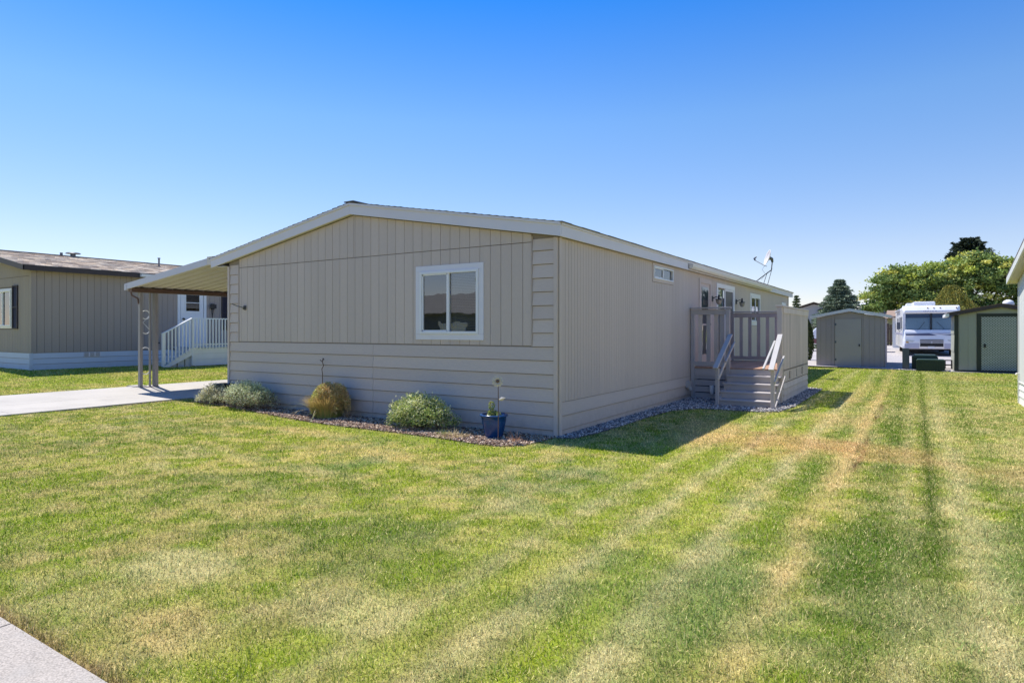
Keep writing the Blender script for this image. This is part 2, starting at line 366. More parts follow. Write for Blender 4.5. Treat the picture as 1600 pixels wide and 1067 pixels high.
BED = [(-9.35, -.12), (-8.9, -.34), (-8.3, -.40), (-7.4, -.44), (-6.5, -.62), (-5.3, -.84), (-4.1, -1.0), (-3.2, -1.0), (-2.3, -.99), (-1.3, -1.03), (-.7, -1.12), (-.3, -1.08), (-.08, -.85), (-.03, -.5), (-.02, -.03), (-8.25, -.03), (-8.4, .25), (-9.3, .25)]
GRAV = [(.015, -.1), (.25, .0), (.33, .5), (.37, 1.6), (.37, 3.0), (.42, 3.9), (.8, 4.55), (1.3, 4.62), (1.9, 4.62), (2.25, 4.9), (2.36, 6), (2.36, 10.5), (2.0, 10.7), (.015, 10.9)]
def pip(x, y, poly):
    r = np.zeros(np.shape(x), bool); n = len(poly)
    for i in range(n):
        x0, y0 = poly[i]; x1, y1 = poly[(i+1) % n]
        if y0 == y1: continue
        r ^= ((y0 > y) != (y1 > y)) & (x < (x1-x0)*(y-y0)/(y1-y0)+x0)
    return r
def sheet(name, poly, z, mt, kind='structure', sub=0):
    bm = bmesh.new(); vs_ = [bm.verts.new((x, y, z+h(x, y))) for x, y in poly]; bm.faces.new(vs_)
    bmesh.ops.triangulate(bm, faces=bm.faces); bmesh.ops.recalc_face_normals(bm, faces=bm.faces)
    for f in bm.faces:
        if f.normal.z < 0: f.normal_flip()
    me = bpy.data.meshes.new(name); bm.to_mesh(me); bm.free(); me.materials.append(mt)
    return link(bpy.data.objects.new(name, me), kind=kind)
sheet('planting_bed', BED, .012, m_soil); sheet('gravel_strip', GRAV, .010, m_grav0)

def scatter_poly(poly, n, cond=None):
    P_ = np.array(poly); a = P_.min(0); b = P_.max(0); out = []
    while sum(map(len, out)) < n:
        q = a+rng.random((n*2, 2))*(b-a); k = pip(q[:, 0], q[:, 1], poly)
        if cond is not None: k &= cond(q[:, 0], q[:, 1])
        out.append(q[k])
    return np.concatenate(out)[:n]
def chips(name, poly, n, size, flat, pal, z0, cond=None, hump=0, **kw):
    """octahedral pebbles or chips strewn over a bed, one mesh"""
    q = scatter_poly(poly, n, cond); s = size*(.5+rng.random((n, 1))*1.0)
    ax = rng.normal(size=(n, 3)); ax /= np.linalg.norm(ax, axis=1)[:, None]
    ax[:, 2] *= .35; ax /= np.linalg.norm(ax, axis=1)[:, None]
    u = np.cross(ax, rng.normal(size=(n, 3))); u /= np.linalg.norm(u, axis=1)[:, None]; w = np.cross(ax, u)
    up = np.where(np.abs(u[:, 2:]) > np.abs(w[:, 2:]), .5, 1)
    c = np.column_stack([q, z0+Hh(q[:, 0], q[:, 1])+rng.random(n)*size*.8+hump*rng.random(n)])
    A = ax*s; B = u*s*(.45+.4*rng.random((n, 1))); C_ = w*s*flat
    Vv = np.stack([c+A, c-A, c+B, c-B, c+C_, c-C_], 1).reshape(-1, 3)
    o = np.arange(n)[:, None]*6
    t = np.array([[0, 2, 4], [2, 1, 4], [1, 3, 4], [3, 0, 4], [2, 0, 5], [1, 2, 5], [3, 1, 5], [0, 3, 5]])
    Ff = (o[:, :, None]+t[None]).reshape(-1, 3)
    pal = np.array(pal); cc = pal[rng.integers(0, len(pal), n)]*(.75+.5*rng.random((n, 1)))
    return mesh_np(name, Vv, Ff, m_chip, C=np.repeat(cc, 6, 0), **kw)
chips('bark_mulch', BED, 16000, .020, .28, [(.30, .18, .12), (.44, .31, .21), (.15, .09, .065), (.58, .44, .31), (.32, .22, .17), (.66, .53, .40)], .012, kind='stuff', label='brown and tan bark mulch strewn over the bed below the front wall', cat='mulch')
chips('gravel', GRAV, 15000, .020, .75, [(.34, .32, .32), (.18, .18, .19), (.48, .46, .45), (.12, .11, .12), (.62, .59, .56), (.28, .24, .23)], .014, cond=lambda x, y: (x < .5) | (y < 6) | (x > 1.9), kind='stuff', label='dark and pale gravel strip along the side wall and round the deck', cat='gravel')
# ------------------------------------------------------------------ paving
def slab(name, x0, x1, y0, y1, mt, parent, th=.03, g=.006):
    m = MB(); c = [(x0+g, y0+g), (x1-g, y0+g), (x1-g, y1-g), (x0+g, y1-g)]
    m.hexa([(x, y, h(x, y)-.08) for x, y in c]+[(x, y, h(x, y)+th) for x, y in c]); return m.build(name, mt, parent)
dr = sheet('driveway', [(-12.79, -6.8), (-9.76, -6.8), (-9.76, .08), (-8.23, .08), (-8.23, 14), (-12.79, 14)], -.03, m_soil)
for (a, b) in ((-6.84, -3.4), (-3.4, .08)):
    slab('slab', -12.8, -11.2, a, b, m_conc, dr, g=.004); slab('slab', -11.2, -9.75, a, b, m_conc, dr, g=.004)
for (a, b) in ((.08, 4), (4, 8), (8, 12)):
    for (c, d) in ((-12.8, -10.5), (-10.5, -8.23)): slab('slab', c, d, a, b, m_conc, dr, g=.004)
sw = sheet('sidewalk', [(-8.7, -8.1), (14, -8.1), (14, -6.86), (-8.7, -6.86)], .010, m_soil)
for i in range(-6, 8): slab('slab', i*1.52+.4, i*1.52+1.92, -8.1, -6.85, m_walk, sw, .03)
kb = MB(); kb.box(-30, 14, -8.26, -8.11, -.2, .03); kb.build('kerb', m_walk, kind='structure')
rd = MB(); rd.add([(-80, -16.5, -.1), (80, -16.5, -.1), (80, -8.26, -.1), (-80, -8.26, -.1)], [(0, 1, 2, 3)])
# the street lies lower than the lawn sheet: raise it as its own flat bed instead
rd.v = [(x, y, .006) for x, y, z in rd.v]; rd.build('street', m_asph, kind='structure')
sheet('gravel_yard', [(-22, 22.6), (5.0, 22.6), (5.4, 21.3), (5.8, 21.1), (30, 21.1), (30, 24), (-22, 24)], .012, m_lot)
gy = MB()
for a, b in ((24, 28), (28, 33.03), (33.03, 60)):
    gy.add([(-22, a, h(0, a)+.014), (40, a, h(0, a)+.014), (40, b, h(0, b)+.014), (-22, b, h(0, b)+.014)], [(0, 1, 2, 3)])
gy.build('gravel_yard', m_lot, kind='structure')
chips('gravel', [(3.3, 21.5), (5.7, 20.9), (5.9, 22.6), (3.3, 22.7)], 2500, .03, .7, [(.5, .46, .43), (.35, .32, .31), (.62, .58, .54)], .014, kind='stuff', label='pale gravel around the utility boxes between the two sheds', cat='gravel')

# ------------------------------------------------------------------ grass blades
def grass():
    fw = np.array((-math.sin(CAMA), math.cos(CAMA))); rt = np.array((math.cos(CAMA), math.sin(CAMA)))
    out = []
    edges = [2.0, 3, 4, 5.2, 7, 9, 12, 16, 21, 30]
    for z0, z1 in zip(edges[:-1], edges[1:]):
        zm = (z0+z1)/2; den = min(21000, 17000*(3/zm)**1.28)
        wid = .84*z1+1.2; n = int(den*(z1-z0)*2*wid)
        zz = z0+rng.random(n)*(z1-z0); uu = (rng.random(n)*2-1)*wid
        k = np.abs(uu) < .84*zz+1.2; zz = zz[k]; uu = uu[k]
        p = np.array(CAMP[:2])+zz[:, None]*fw+uu[:, None]*rt
        x, y = p[:, 0], p[:, 1]
        j = (fbm(x, y, 6, 2, 3)-.5)*.10
        bad = (y < -6.88+j*.8) | ((x > -8.2) & (x < 0) & (y > -.02)) | pip(x, y, BED) | (pip(x+j, y+j, GRAV)) | ((x+j > -12.77) & (x+j < -9.80)) | ((x > -12.8) & (x < -8.2) & (y > .05))
        bad |= (x > 6.36) & (y > 1) & (y < 9.5) | (y > 22.5+j*3) | ((x > 4.95) & (y > 20.9+j*3)) | ((x > .8) & (x < 3.5) & (y > 21.9)) | ((x < -18.48) & (y > .05)) | (x < -26)
        bad |= (x < -12.8) & (y > 13)
        out.append(np.column_stack([x, y, zz])[~bad])
    P_ = np.concatenate(out); n = len(P_); x, y, z = P_.T
    col = lawn_col(x, y)
    ang = rng.random(n)*2*math.pi; tilt = rng.random(n)**.6*1.42
    Lh = (.019+.022*rng.random(n))*(1+.012*(z-3)); dry = rng.random(n)
    cl_ = sst(fbm(x, y, 9.5, 2, 611), .66, .76); Lh *= 1+.35*cl_; ck = cl_*(.15+.3*(fbm(x, y, 2, 2, 33) > .5)); col = col*(1-ck[:, None])+GREEN*1.05*ck[:, None]
    edge = np.exp(-((y+6.84)/.06)**2); Lh *= 1+.5*edge
    wd = (.0019+.0013*rng.random(n))*(1+.20*np.clip(z-3, 0, 30))
    d = np.column_stack([np.cos(ang)*np.sin(tilt), np.sin(ang)*np.sin(tilt), np.cos(tilt)])
    a2 = ang+math.pi/2+rng.normal(size=n)*.7; s = np.column_stack([np.cos(a2), np.sin(a2), np.zeros(n)])
    b = np.column_stack([x, y, Hh(x, y)+dip(x, y)-.004])
    V = np.stack([b-s*wd[:, None], b+s*wd[:, None], b+d*Lh[:, None]], 1).reshape(-1, 3)
    F = np.arange(3*n).reshape(-1, 3)
    k = dry < .27; kk = dry > .88
    col = col*(1.06)
    col[k] = col[k]*.35+STRAW*.85*(.8+.4*rng.random((k.sum(), 1))); col[kk] = col[kk]*.5+GREEN*.5
    col *= (.54+1.18*rng.random((n, 1))**1.2)
    mesh_np('grass', V, F, m_blade, C=np.repeat(col, 3, 0), kind='stuff', label='short mown grass blades, patchy green and straw, over the lawn', cat='grass')
    print('grass blades', n)
grass()

# ------------------------------------------------------------------ shared builders
def boards(parent, name, T, u0, u1, w0, w1, pitch, mt, holes=(), gap=.008, th=.014, top=None, phase=0):
    """upright siding boards between grooves; holes = (ua, ub, wa, wb); top(u) = sloping upper edge"""
    e = u0; k = 0
    cuts = []
    while e < u1-.01:
        f = min(u1, (math.floor((e-phase)/pitch+1e-4)+1)*pitch+phase); cuts.append((e, f)); e = f
    for a, b in cuts:
        sp = [(w0, w1)]
        ha = [h_ for h_ in holes if h_[0] < b-.01 and h_[1] > a+.01]
        # split a board sideways where an opening ends inside it
        xs_ = sorted({a, b} | {min(max(h_[0], a), b) for h_ in ha} | {min(max(h_[1], a), b) for h_ in ha})
        for a2, b2 in zip(xs_[:-1], xs_[1:]):
            if b2-a2 < .012: continue
            sp = [(w0, w1)]
            for h_ in ha:
                if h_[0] < b2-.005 and h_[1] > a2+.005:
                    sp = [q for s0, s1 in sp for q in ((s0, min(s1, h_[2])), (max(s0, h_[3]), s1)) if q[1]-q[0] > .01]
            g0 = gap/2 if a2 == a else 0; g1 = gap/2 if b2 == b else 0
            for s0, s1 in sp:
                if top is None or s1 < w1-.01:
                    piece(name, (b2-a2-g0-g1, th, s1-s0), (a2+g0, .0, s0), mt, parent, T)
                else:
                    m = MB(T); c = (a2+b2)/2
                    pl = [(a2+g0, s0), (b2-g1, s0), (b2-g1, top(b2))]+([(0, 0)] if False else [])+[(a2+g0, top(a2))]
                    m.prism(pl, 0, th); m.build(name, mt, parent)
def laps(parent, name, T, u0, u1, edges, mt, seams=(), holes=()):
    """horizontal lap boards; edges = list of heights, top first"""
    cs = [u0]+[s for s in seams if u0 < s < u1]+[u1]
    for t_, b_ in zip(edges[:-1], edges[1:]):
        for a, b in zip(cs[:-1], cs[1:]):
            m = MB(T); g = .003
            m.add([(a+g, 0, b_), (b-g, 0, b_), (b-g, .024, b_+.002), (a+g, .024, b_+.002), (a+g, 0, t_-.009), (b-g, 0, t_-.009), (b-g, .007, t_-.009), (a+g, .007, t_-.009)],
                  [(0, 3, 2, 1), (4, 5, 6, 7), (0, 1, 5, 4), (1, 2, 6, 5), (2, 3, 7, 6), (3, 0, 4, 7)])
            m.build(name, mt, parent)
def frame_ring(T, u0, u1, w0, w1, t, d0, d1, name, mt, parent):
    """four-sided ring as one part"""
    m = MB(T); m.box(u0, u1, d0, d1, w1-t, w1); m.box(u0, u1, d0, d1, w0, w0+t)
    m.box(u0, u0+t, d0, d1, w0+t, w1-t); m.box(u1-t, u1, d0, d1, w0+t, w1-t); return m.build(name, mt, parent)
def window(house, T, u0, u1, w0, w1, tw=.09, ft=.05, kind='slider', trim=True, blind=(0, 1), screen=True, label=None, room=.6, trm=None, glass=None, mid=None):
    """sliding window: trim boards, frame, sashes, panes, a dark room behind"""
    root = MB(T); i = tw if trim else 0
    a, b, c, d = u0+i, u1-i, w0+i, w1-i
    g = glass or m_glass; trm = trm or m_trimW
    fr = MB(T); f = ft
    fr.box(a, b, -.03, .045, d-f, d); fr.box(a, b, -.03, .045, c, c+f); fr.box(a, a+f, -.03, .045, c+f, d-f); fr.box(b-f, b, -.03, .045, c+f, d-f)
    mu = mid if mid is not None else (a+b)/2
    fr.box(mu-f*.38, mu+f*.38, -.025, .038, c+f, d-f)
    W_ = fr.build('window', m_vinyl, house, bevel=.004, label=label)
    LOC[W_] = base(house)
    if trim:
        for nm, q in (('trim_board', (u0, u1, d, w1)), ('trim_board', (u0, u1, w0, c)), ('trim_board', (u0, a, c, d)), ('trim_board', (b, u1, c, d))):
            m = MB(T); m.box(q[0]+.001, q[1]-.001, 0, .028, q[2]+.001, q[3]-.001); m.build(nm, trm, W_)
    m = MB(T); m.box(a, b, -room, -room+.01, c, d); m.box(a, b, -room, -.03, c-.01, c); m.box(a, b, -room, -.03, d, d+.01); m.box(a-.01, a, -room, -.03, c, d); m.box(b, b+.01, -room, -.03, c, d)
    m.build('reveal', m_room, W_)
    for k, (p, q) in enumerate(((a+f, mu-f*.38), (mu+f*.38, b-f))):
        m = MB(T); m.add([(p, .004 if k else .016, c+f), (q, .004 if k else .016, c+f), (q, .004 if k else .016, d-f), (p, .004 if k else .016, d-f)], [(0, 1, 2, 3)])
        m.build('pane', g, W_)
        if k == 0 and screen:
            s = MB(T); s.box(p+.004, p+.03, .018, .032, c+f, d-f); s.box(q-.02, q, .018, .032, c+f, d-f); s.box(p, q, .018, .032, c+f, c+f+.02); s.box(p, q, .018, .032, d-f-.02, d-f)
            s.build('screen_frame', m_vinyl, W_)
        if k in blind:
            s = MB(T); z = c+f
            while z < d-f:
                s.add([(p, -.075, z), (q, -.075, z), (q, -.055, z+.016), (p, -.055, z+.016)], [(0, 1, 2, 3)]); z += .026
            for uu in (p+.06, q-.06): s.box(uu, uu+.004, -.054, -.050, c+f, d-f)
            s.build('blind_slats', m_blind, W_, kind='stuff')
    return W_
def lantern(T, u, w, parent=None, **kw):
    m = MB(T); m.box(u-.05, u+.05, 0, .02, w-.07, w+.07)
    m.tube([(u, .02, w+.01), (u, .10, w+.05), (u, .17, w+.02)], .012, 6); m.tube([(u, .17, w+.10), (u, .17, w-.01)], [.02, .03], 8)
    m.tube([(u, .17, w-.01), (u, .17, w-.03)], [.085, .09], 10)
    L_ = m.build('bracket', m_black, parent)
    g = MB(T); g.tube([(u, .17, w-.035), (u, .17, w-.10), (u, .17, w-.155)], [.078, .07, .035], 10); g.build('lamp_glass', mglassy, parent)
    return L_
mglassy = mat('seeded_glass', (.30, .28, .24), .12, .3, 30, spec=.8)
def shingle_tabs(parent, T_uv, Lu, Lv, mt, pal, cw=.30, ch=.145, name='shingles'):
    """T_uv(u, v, n) -> world; courses of tabs, one joined part"""
    m = MB(T_uv); nv = int(Lv/ch)+1
    for j in range(nv):
        v0 = j*ch; v1 = min(Lv, v0+ch*1.15); off = (j % 3)*.1
        u = -off
        while u < Lu:
            a = max(0, u+.004); b = min(Lu, u+cw-.004)
            if b-a > .02:
                c = pal[random.randrange(len(pal))]; k = random.uniform(.85, 1.15); c = tuple(x*k for x in c); t = .006*random.random()
                m.hexa([(a, v0, .004), (b, v0, .004), (b, v1, .002), (a, v1, .002), (a, v0, .016+t), (b, v0, .016+t), (b, v1, .006), (a, v1, .006)], c)
            u += cw
    return m.build(name, mt, parent, kind='stuff')
def ring_tube(m, c, r, a0, a1, rad, T=None, n=20, w=.004):
    pts = [(c[0]+r*math.cos(a0+(a1-a0)*i/n), c[1], c[2]+r*math.sin(a0+(a1-a0)*i/n)) for i in range(n+1)]
    m.tube(pts, rad, 6)

# ------------------------------------------------------------------ the main house
SL = .172
def rz(x): return 3.19+SL*(min(x, -4.3-(x+4.3) if x > -4.3 else x)-(-8.69)) if False else 3.95-SL*abs(x+4.3)
H1 = empty('manufactured_house', (-4.1, 10, 0), 'long taupe house with pale grey fascia and a white framed front window', 'house')
c = MB(); wt = lambda x: rz(x)-.215
c.prism([(-8.19, -.02), (-.012, -.02), (-.012, wt(-.012)), (-4.3, wt(-4.3)), (-8.19, wt(-8.19))], .012, 19.94)
FT = FRONT(0); RT = RIGHTW(0)
# walls as four shells so that the window openings stay open
m = MB()
def wall_shell(m, T, u0, u1, w0, w1, holes, top=None, th=.06):
    us = sorted({u0, u1} | {x for q in holes for x in q[:2]}); 
    if top: us = sorted(set(us) | {-4.3})
    for a, b in zip(us[:-1], us[1:]):
        hh = [q for q in holes if q[0] <= a+1e-6 and q[1] >= b-1e-6]
        z = w0
        for q in sorted(hh, key=lambda q: q[2]):
            m.box(a, b, -th-.001, -.001, z, q[2]) if q[2]-z > .005 else None; z = q[3]
        if top: m.prism([(a, z), (b, z), (b, top(b)), (a, top(a))], -th-.001, -.001)
        else: m.box(a, b, -th-.001, -.001, z, w1)
m.T = FT
fw_h = [(-2.68, -1.43, 1.53, 2.60)]
wall_shell(m, FT, -8.19, -.03, -.02, 3, fw_h, wt)
m.build('front_wall', m_core, H1)
RH = [(4.05, 5.12, 2.66, 2.90), (7.28, 8.12, .78, 2.80), (8.86, 10.58, .78, 2.72), (12.9, 14.25, 1.85, 2.72), (18.5, 19.2, 2.1, 2.66)]
m = MB(RT); wall_shell(m, RT, .03, 19.94, -.02, 3.0, RH); m.build('side_wall', m_core, H1)
m = MB(); m.box(-8.19, -8.13, 0, 19.9, 0, 2.95); m.box(-8.13, -.06, 19.88, 19.94, 0, 3.0); m.build('rear_wall', m_trimT, H1)
# front boards
boards(H1, 'wall_board', FT, -7.80, -.455, 1.365, 2.937, .203, m_side, holes=[(-2.77, -1.34, 1.44, 2.69)])
gt = lambda x: rz(x)-.222
boards(H1, 'gable_board', FT, -7.80, -4.3, 2.95, 3.0, .203, m_side, top=gt); boards(H1, 'gable_board', FT, -4.3, -.455, 2.95, 3.0, .203, m_side, top=gt)
LE = [1.352-.2075*i for i in range(7)]+[-.03]
laps(H1, 'lap_board', FT, -8.13, -.062, LE, m_lap, seams=(-3.8,))
UE = [2.98]+[1.352+.2075*i for i in range(7, -1, -1)]
laps(H1, 'lap_board', FT, -.435, -.062, [2.99]+UE[1:], m_lap); laps(H1, 'lap_board', FT, -8.13, -7.82, [3.02]+UE[1:], m_lap)
m = MB(FT); m.box(-.445, -.437, 0, .028, 1.352, 3.03); m.box(-7.815, -7.806, 0, .028, 1.352, 3.0); m.build('trim_strip', m_trimT, H1)
for q in ((-.060, .004), (-8.20, -8.135)):
    m = MB(FT); m.box(q[0], q[1], 0, .034, -.03, 2.985); m.build('corner_board', m_trimT, H1, bevel=.003)
m = MB(RT); m.box(.002, .07, .005, .034, -.03, 2.985); m.build('corner_board', m_trimT, H1, bevel=.003)
m = MB(RT); m.box(19.86, 19.96, .005, .034, -.03, 2.985); m.build('corner_board', m_trimT, H1)
# side boards and laps
boards(H1, 'side_board', RT, .072, 19.85, .525, 2.985, 0.1016, m_side, gap=.0065, holes=[(3.93, 5.24, 2.58, 2.97), (7.16, 8.24, .6, 2.86), (8.74, 10.69, .6, 2.85), (12.78, 14.35, 1.75, 2.81), (18.4, 19.3, 2.02, 2.72)])
laps(H1, 'skirt_board', RT, .072, 19.85, [.525, .315, .105, -.03], m_lap, seams=(4.9, 9.8, 14.7))
# roof
r = MB()
for x0, x1 in ((-8.62, -4.3), (-4.3, .03)):
    r.prism([(x0, rz(x0)-.10), (x1, rz(x1)-.10), (x1, rz(x1)-.02), (x0, rz(x0)-.02)], -.06, 20.55)
RF = r.build('roof', m_core, H1)
for s in (-1, 1):
    ex = -4.3+s*4.44
    T = lambda u, v, n, s=s, ex=ex: (ex-s*v*.9855, -.14+u, rz(ex)-.012+v*.1695+n)
    shingle_tabs(RF, T, 20.75, 4.5, m_roof, [(1, 1, 1), (.8, .8, .82), (1.25, 1.2, 1.15), (.65, .65, .66)], cw=.33)
m = MB(); m.box(-4.42, -4.18, -.14, 20.6, rz(-4.3)+.005, rz(-4.3)+.025); m.build('ridge_cap', m_roof, RF)
def rake(y0, y1, dz0, dz1, name):
    for x0, x1 in ((-8.69, -4.3), (-4.3, .10)):
        m = MB(); m.prism([(x0, rz(x0)+dz0), (x1, rz(x1)+dz0), (x1, rz(x1)+dz1), (x0, rz(x0)+dz1)], y0, y1); m.build(name, m_fascia, H1, bevel=.004)
rake(-.115, -.085, -.215, -.045, 'fascia_board'); rake(-.135, -.088, -.045, -.004, 'drip_board')
rake(20.52, 20.55, -.215, -.02, 'fascia_board')
ez = rz(.1)
m = MB(); m.box(.075, .102, -.084, 20.52, ez-.215, ez-.045); m.build('fascia_board', m_fascia, H1, bevel=.004)
m = MB(); m.box(.078, .120, -.087, 20.55, ez-.045, ez-.004); m.build('drip_board', m_fascia, H1)
m = MB(); m.box(-8.69, -8.665, -.084, 20.52, rz(-8.69)-.215, rz(-8.69)-.01); m.build('fascia_board', m_fascia, H1)
m = MB(); m.box(.006, .075, -.084, 20.5, ez-.195, ez-.185); m.box(-8.665, -8.2, -.084, 20.5, rz(-8.69)-.205, rz(-8.69)-.19)
for x0, x1 in ((-8.66, -4.3), (-4.3, .07)):
    m.prism([(x0, rz(x0)-.205), (x1, rz(x1)-.205), (x1, rz(x1)-.195), (x0, rz(x0)-.195)], -.084, -.001)
m.build('soffit', m_soffit, H1)
# gutter
m = MB()
pf = [(0, 0), (.075, 0), (.10, .045), (.105, .115), (.095, .115), (.088, .05), (.068, .01), (0, .01)]
gx, gz0 = .104, ez-.185
m.T = lambda u, d, w: (gx+u, d, gz0+w)
m.prism(pf[:4]+[(.0, .115)], 6.05, 6.06); m.prism(pf[:4]+[(.0, .115)], 15.55, 15.56)
for i in range(7):
    a, b = pf[i], pf[i+1]; m.add([(a[0], 6.05, a[1]), (b[0], 6.05, b[1]), (b[0], 15.56, b[1]), (a[0], 15.56, a[1])], [(0, 1, 2, 3)])
m.box(0, .012, 6.05, 15.56, .0, .125)
m.build('gutter', m_gutter, H1)
# windows
window(H1, FT, -2.77, -1.34, 1.44, 2.69, tw=.098, ft=.045, blind=(1,), label='white framed front window with mini blinds in its right half')
window(H1, RT, 3.93, 5.24, 2.585, 2.965, tw=.06, ft=.028, blind=(), trm=m_trimT, label='small high slider window under the eave', mid=4.55)
window(H1, RT, 12.78, 14.35, 1.76, 2.80, tw=.10, ft=.05, blind=(1,), trm=m_white, label='white framed side window beyond the deck')
window(H1, RT, 18.4, 19.3, 2.03, 2.71, tw=.09, ft=.04, blind=(), trm=m_white, label='small white window near the far end')
# doors on the deck side
DM = MB(RT); DM.box(7.28, 8.12, -.05, .012, .78, 2.80)
D1 = DM.build('storm_door', m_trimT, H1, label='taupe framed storm door with a tall pane')
frame_ring(RT, 7.16, 8.24, .70, 2.88, .11, 0, .035, 'door_trim', m_trimT, D1)
m = MB(RT); m.add([(7.40, .016, 1.0), (8.0, .016, 1.0), (8.0, .016, 2.68), (7.40, .016, 2.68)], [(0, 1, 2, 3)]); m.build('pane', m_glassd, D1)
m = MB(RT); m.box(7.40, 8.0, .013, .0145, 1.0, 2.68); m.build('curtain', m_curtain, D1)
m = MB(RT); m.box(7.37, 8.03, .013, .022, 1.72, 1.76); m.build('sash_bar', m_trimT, D1)
m = MB(RT); m.tube([(8.06, .012, 1.75), (8.06, .06, 1.75)], .03, 8); m.build('door_handle', m_black, D1)
D2 = frame_ring(RT, 8.74, 10.69, .66, 2.86, .115, 0, .04, 'sliding_door', m_white, H1)
m = MB(RT); m.box(8.86, 9.72, -.055, -.05, .78, 2.74); m.build('curtain', m_curtain, D2)
m = MB(RT); m.box(9.72, 10.58, -.6, -.59, .78, 2.74); m.build('reveal', m_room, D2)
m = MB(RT); m.add([(8.86, -.01, .78), (9.7, -.01, .78), (9.7, -.01, 2.74), (8.86, -.01, 2.74)], [(0, 1, 2, 3)]); m.build('pane', m_glass, D2)
frame_ring(RT, 9.62, 10.58, .78, 2.74, .045, .0, .03, 'sliding_panel', m_vinyl, D2)
m = MB(RT); m.add([(9.67, .012, .83), (10.53, .012, .83), (10.53, .012, 2.69), (9.67, .012, 2.69)], [(0, 1, 2, 3)]); m.build('insect_screen', m_screen, D2)
m = MB(RT); m.box(10.48, 10.53, .03, .06, 1.6, 1.85); m.build('door_handle', m_black, D2)
for u, w, lb in ((8.36, 2.42, 'black lantern with a glass bowl between storm door and sliding door'), (10.95, 2.44, 'black lantern with a glass bowl right of the sliding door')):
    e = empty('wall_lantern', RT(u, 0.014, w), lb, 'wall lamp', 'lanterns beside the deck doors'); lantern(RIGHTW(.014), u, w, e)
# hose reel arm and hose bib on the front
hk = MB(FT); hk.tube([(-7.58, .015, 2.08), (-7.58, .06, 2.08), (-7.66, .14, 2.11), (-7.76, .20, 2.155)], .011, 6); hk.box(-7.61, -7.55, .014, .03, 2.03, 2.13); hk.tube([(-7.60, .05, 2.05), (-7.56, .06, 2.12)], .018, 6)
hk.build('flag_bracket', m_dgrey, label='small grey flag pole bracket on the front wall near its left corner', cat='bracket')

# ------------------------------------------------------------------ satellite dish
DX, DY = -.28, 14.9
ds = empty('satellite_dish', (DX, DY, rz(DX)), 'white satellite dish on a bent grey mast at the roof edge', 'satellite dish')
b0 = Vector((DX, DY, rz(DX)+.01))
m = MB(); m.box(DX-.12, DX+.12, DY-.1, DY+.1, rz(DX)-.005, rz(DX)+.02)
m.tube([b0, b0+Vector((.06, .0, .05)), b0+Vector((.50, .30, .44)), b0+Vector((.53, .32, .75))], .019, 8); m.build('mast', m_dgrey, ds)
m = MB(); m.tube([b0+Vector((.38, .22, .36)), b0+Vector((.12, .9, -.02))], .010, 6); m.tube([b0+Vector((.52, .32, .50)), b0+Vector((.2, 1.2, -.04))], .010, 6); m.build('strut', m_dgrey, ds)
dc = b0+Vector((.42, .12, .86)); ax = Vector((-.80, -.42, .30)).normalized()   # dish axis
su = ax.cross(Vector((0, 0, 1))).normalized(); sv = su.cross(ax).normalized()
m = MB(); vv = []; n = 28
for j, rr in enumerate((0, .25, .5, .75, .93, 1.0)):
    for k in range(n):
        t = 2*math.pi*k/n; p = dc+su*(.25*rr*math.cos(t))+sv*(.28*rr*math.sin(t))+ax*(.075*rr*rr-.05); vv.append(p)
m.add(vv, [(j*n+k, j*n+(k+1) % n, (j+1)*n+(k+1) % n, (j+1)*n+k) for j in range(5) for k in range(n)], None, True)
o = m.build('reflector', m_dish, ds); sm_ = o.modifiers.new('s', 'SOLIDIFY'); sm_.thickness = .008
m = MB(); m.tube([dc-ax*.05, dc-ax*.14, b0+Vector((.53, .32, .73))], [.07, .05, .04], 8); m.build('bracket', m_dgrey, ds)
arm0 = dc-sv*.30+ax*.02; arm1 = dc+ax*.40-sv*.22
m = MB(); m.tube([arm0-ax*.08, arm0, arm1], .013, 6); m.build('feed_arm', m_lgrey, ds)
m = MB(); m.tube([arm1-ax*.02, arm1+sv*.04+ax*.03, arm1+sv*.13-ax*.02], [.03, .035, .022], 8); m.build('receiver', m_dgrey, ds)
m = MB(); m.tube([arm0, arm0+Vector((-.05, -.15, -.15)), b0+Vector((.35, .1, .28)), b0+Vector((.2, .1, .1))], .006, 5); m.build('cable', m_lgrey, ds)

# ------------------------------------------------------------------ deck with stairs
DK = empty('deck', (1.0, 8.4, 0), 'taupe wooden deck with railings and steps beside the house', 'deck')
DW, DY0, DY1, DZ = 2.0, 6.5, 10.35, .745
D = FRONT(DY0); 
x = .03; k = 0
while x < DW-.02:
    m = MB(); w = min(.137, DW-x); m.box(x+.003, x+w-.003, DY0-.02, DY1, DZ-.03, DZ); m.build('deck_plank', m_plank, DK); x += .14
for nm, a in (('rim_joist', (.02, DW, DY0, DY0+.04, DZ-.19, DZ-.03)), ('rim_joist', (.02, DW, DY1-.04, DY1, DZ-.19, DZ-.03)), ('rim_joist', (DW-.04, DW, DY0+.04, DY1-.04, DZ-.17, DZ-.03))):
    m = MB(); m.box(*a); m.build(nm, m_deck, DK)
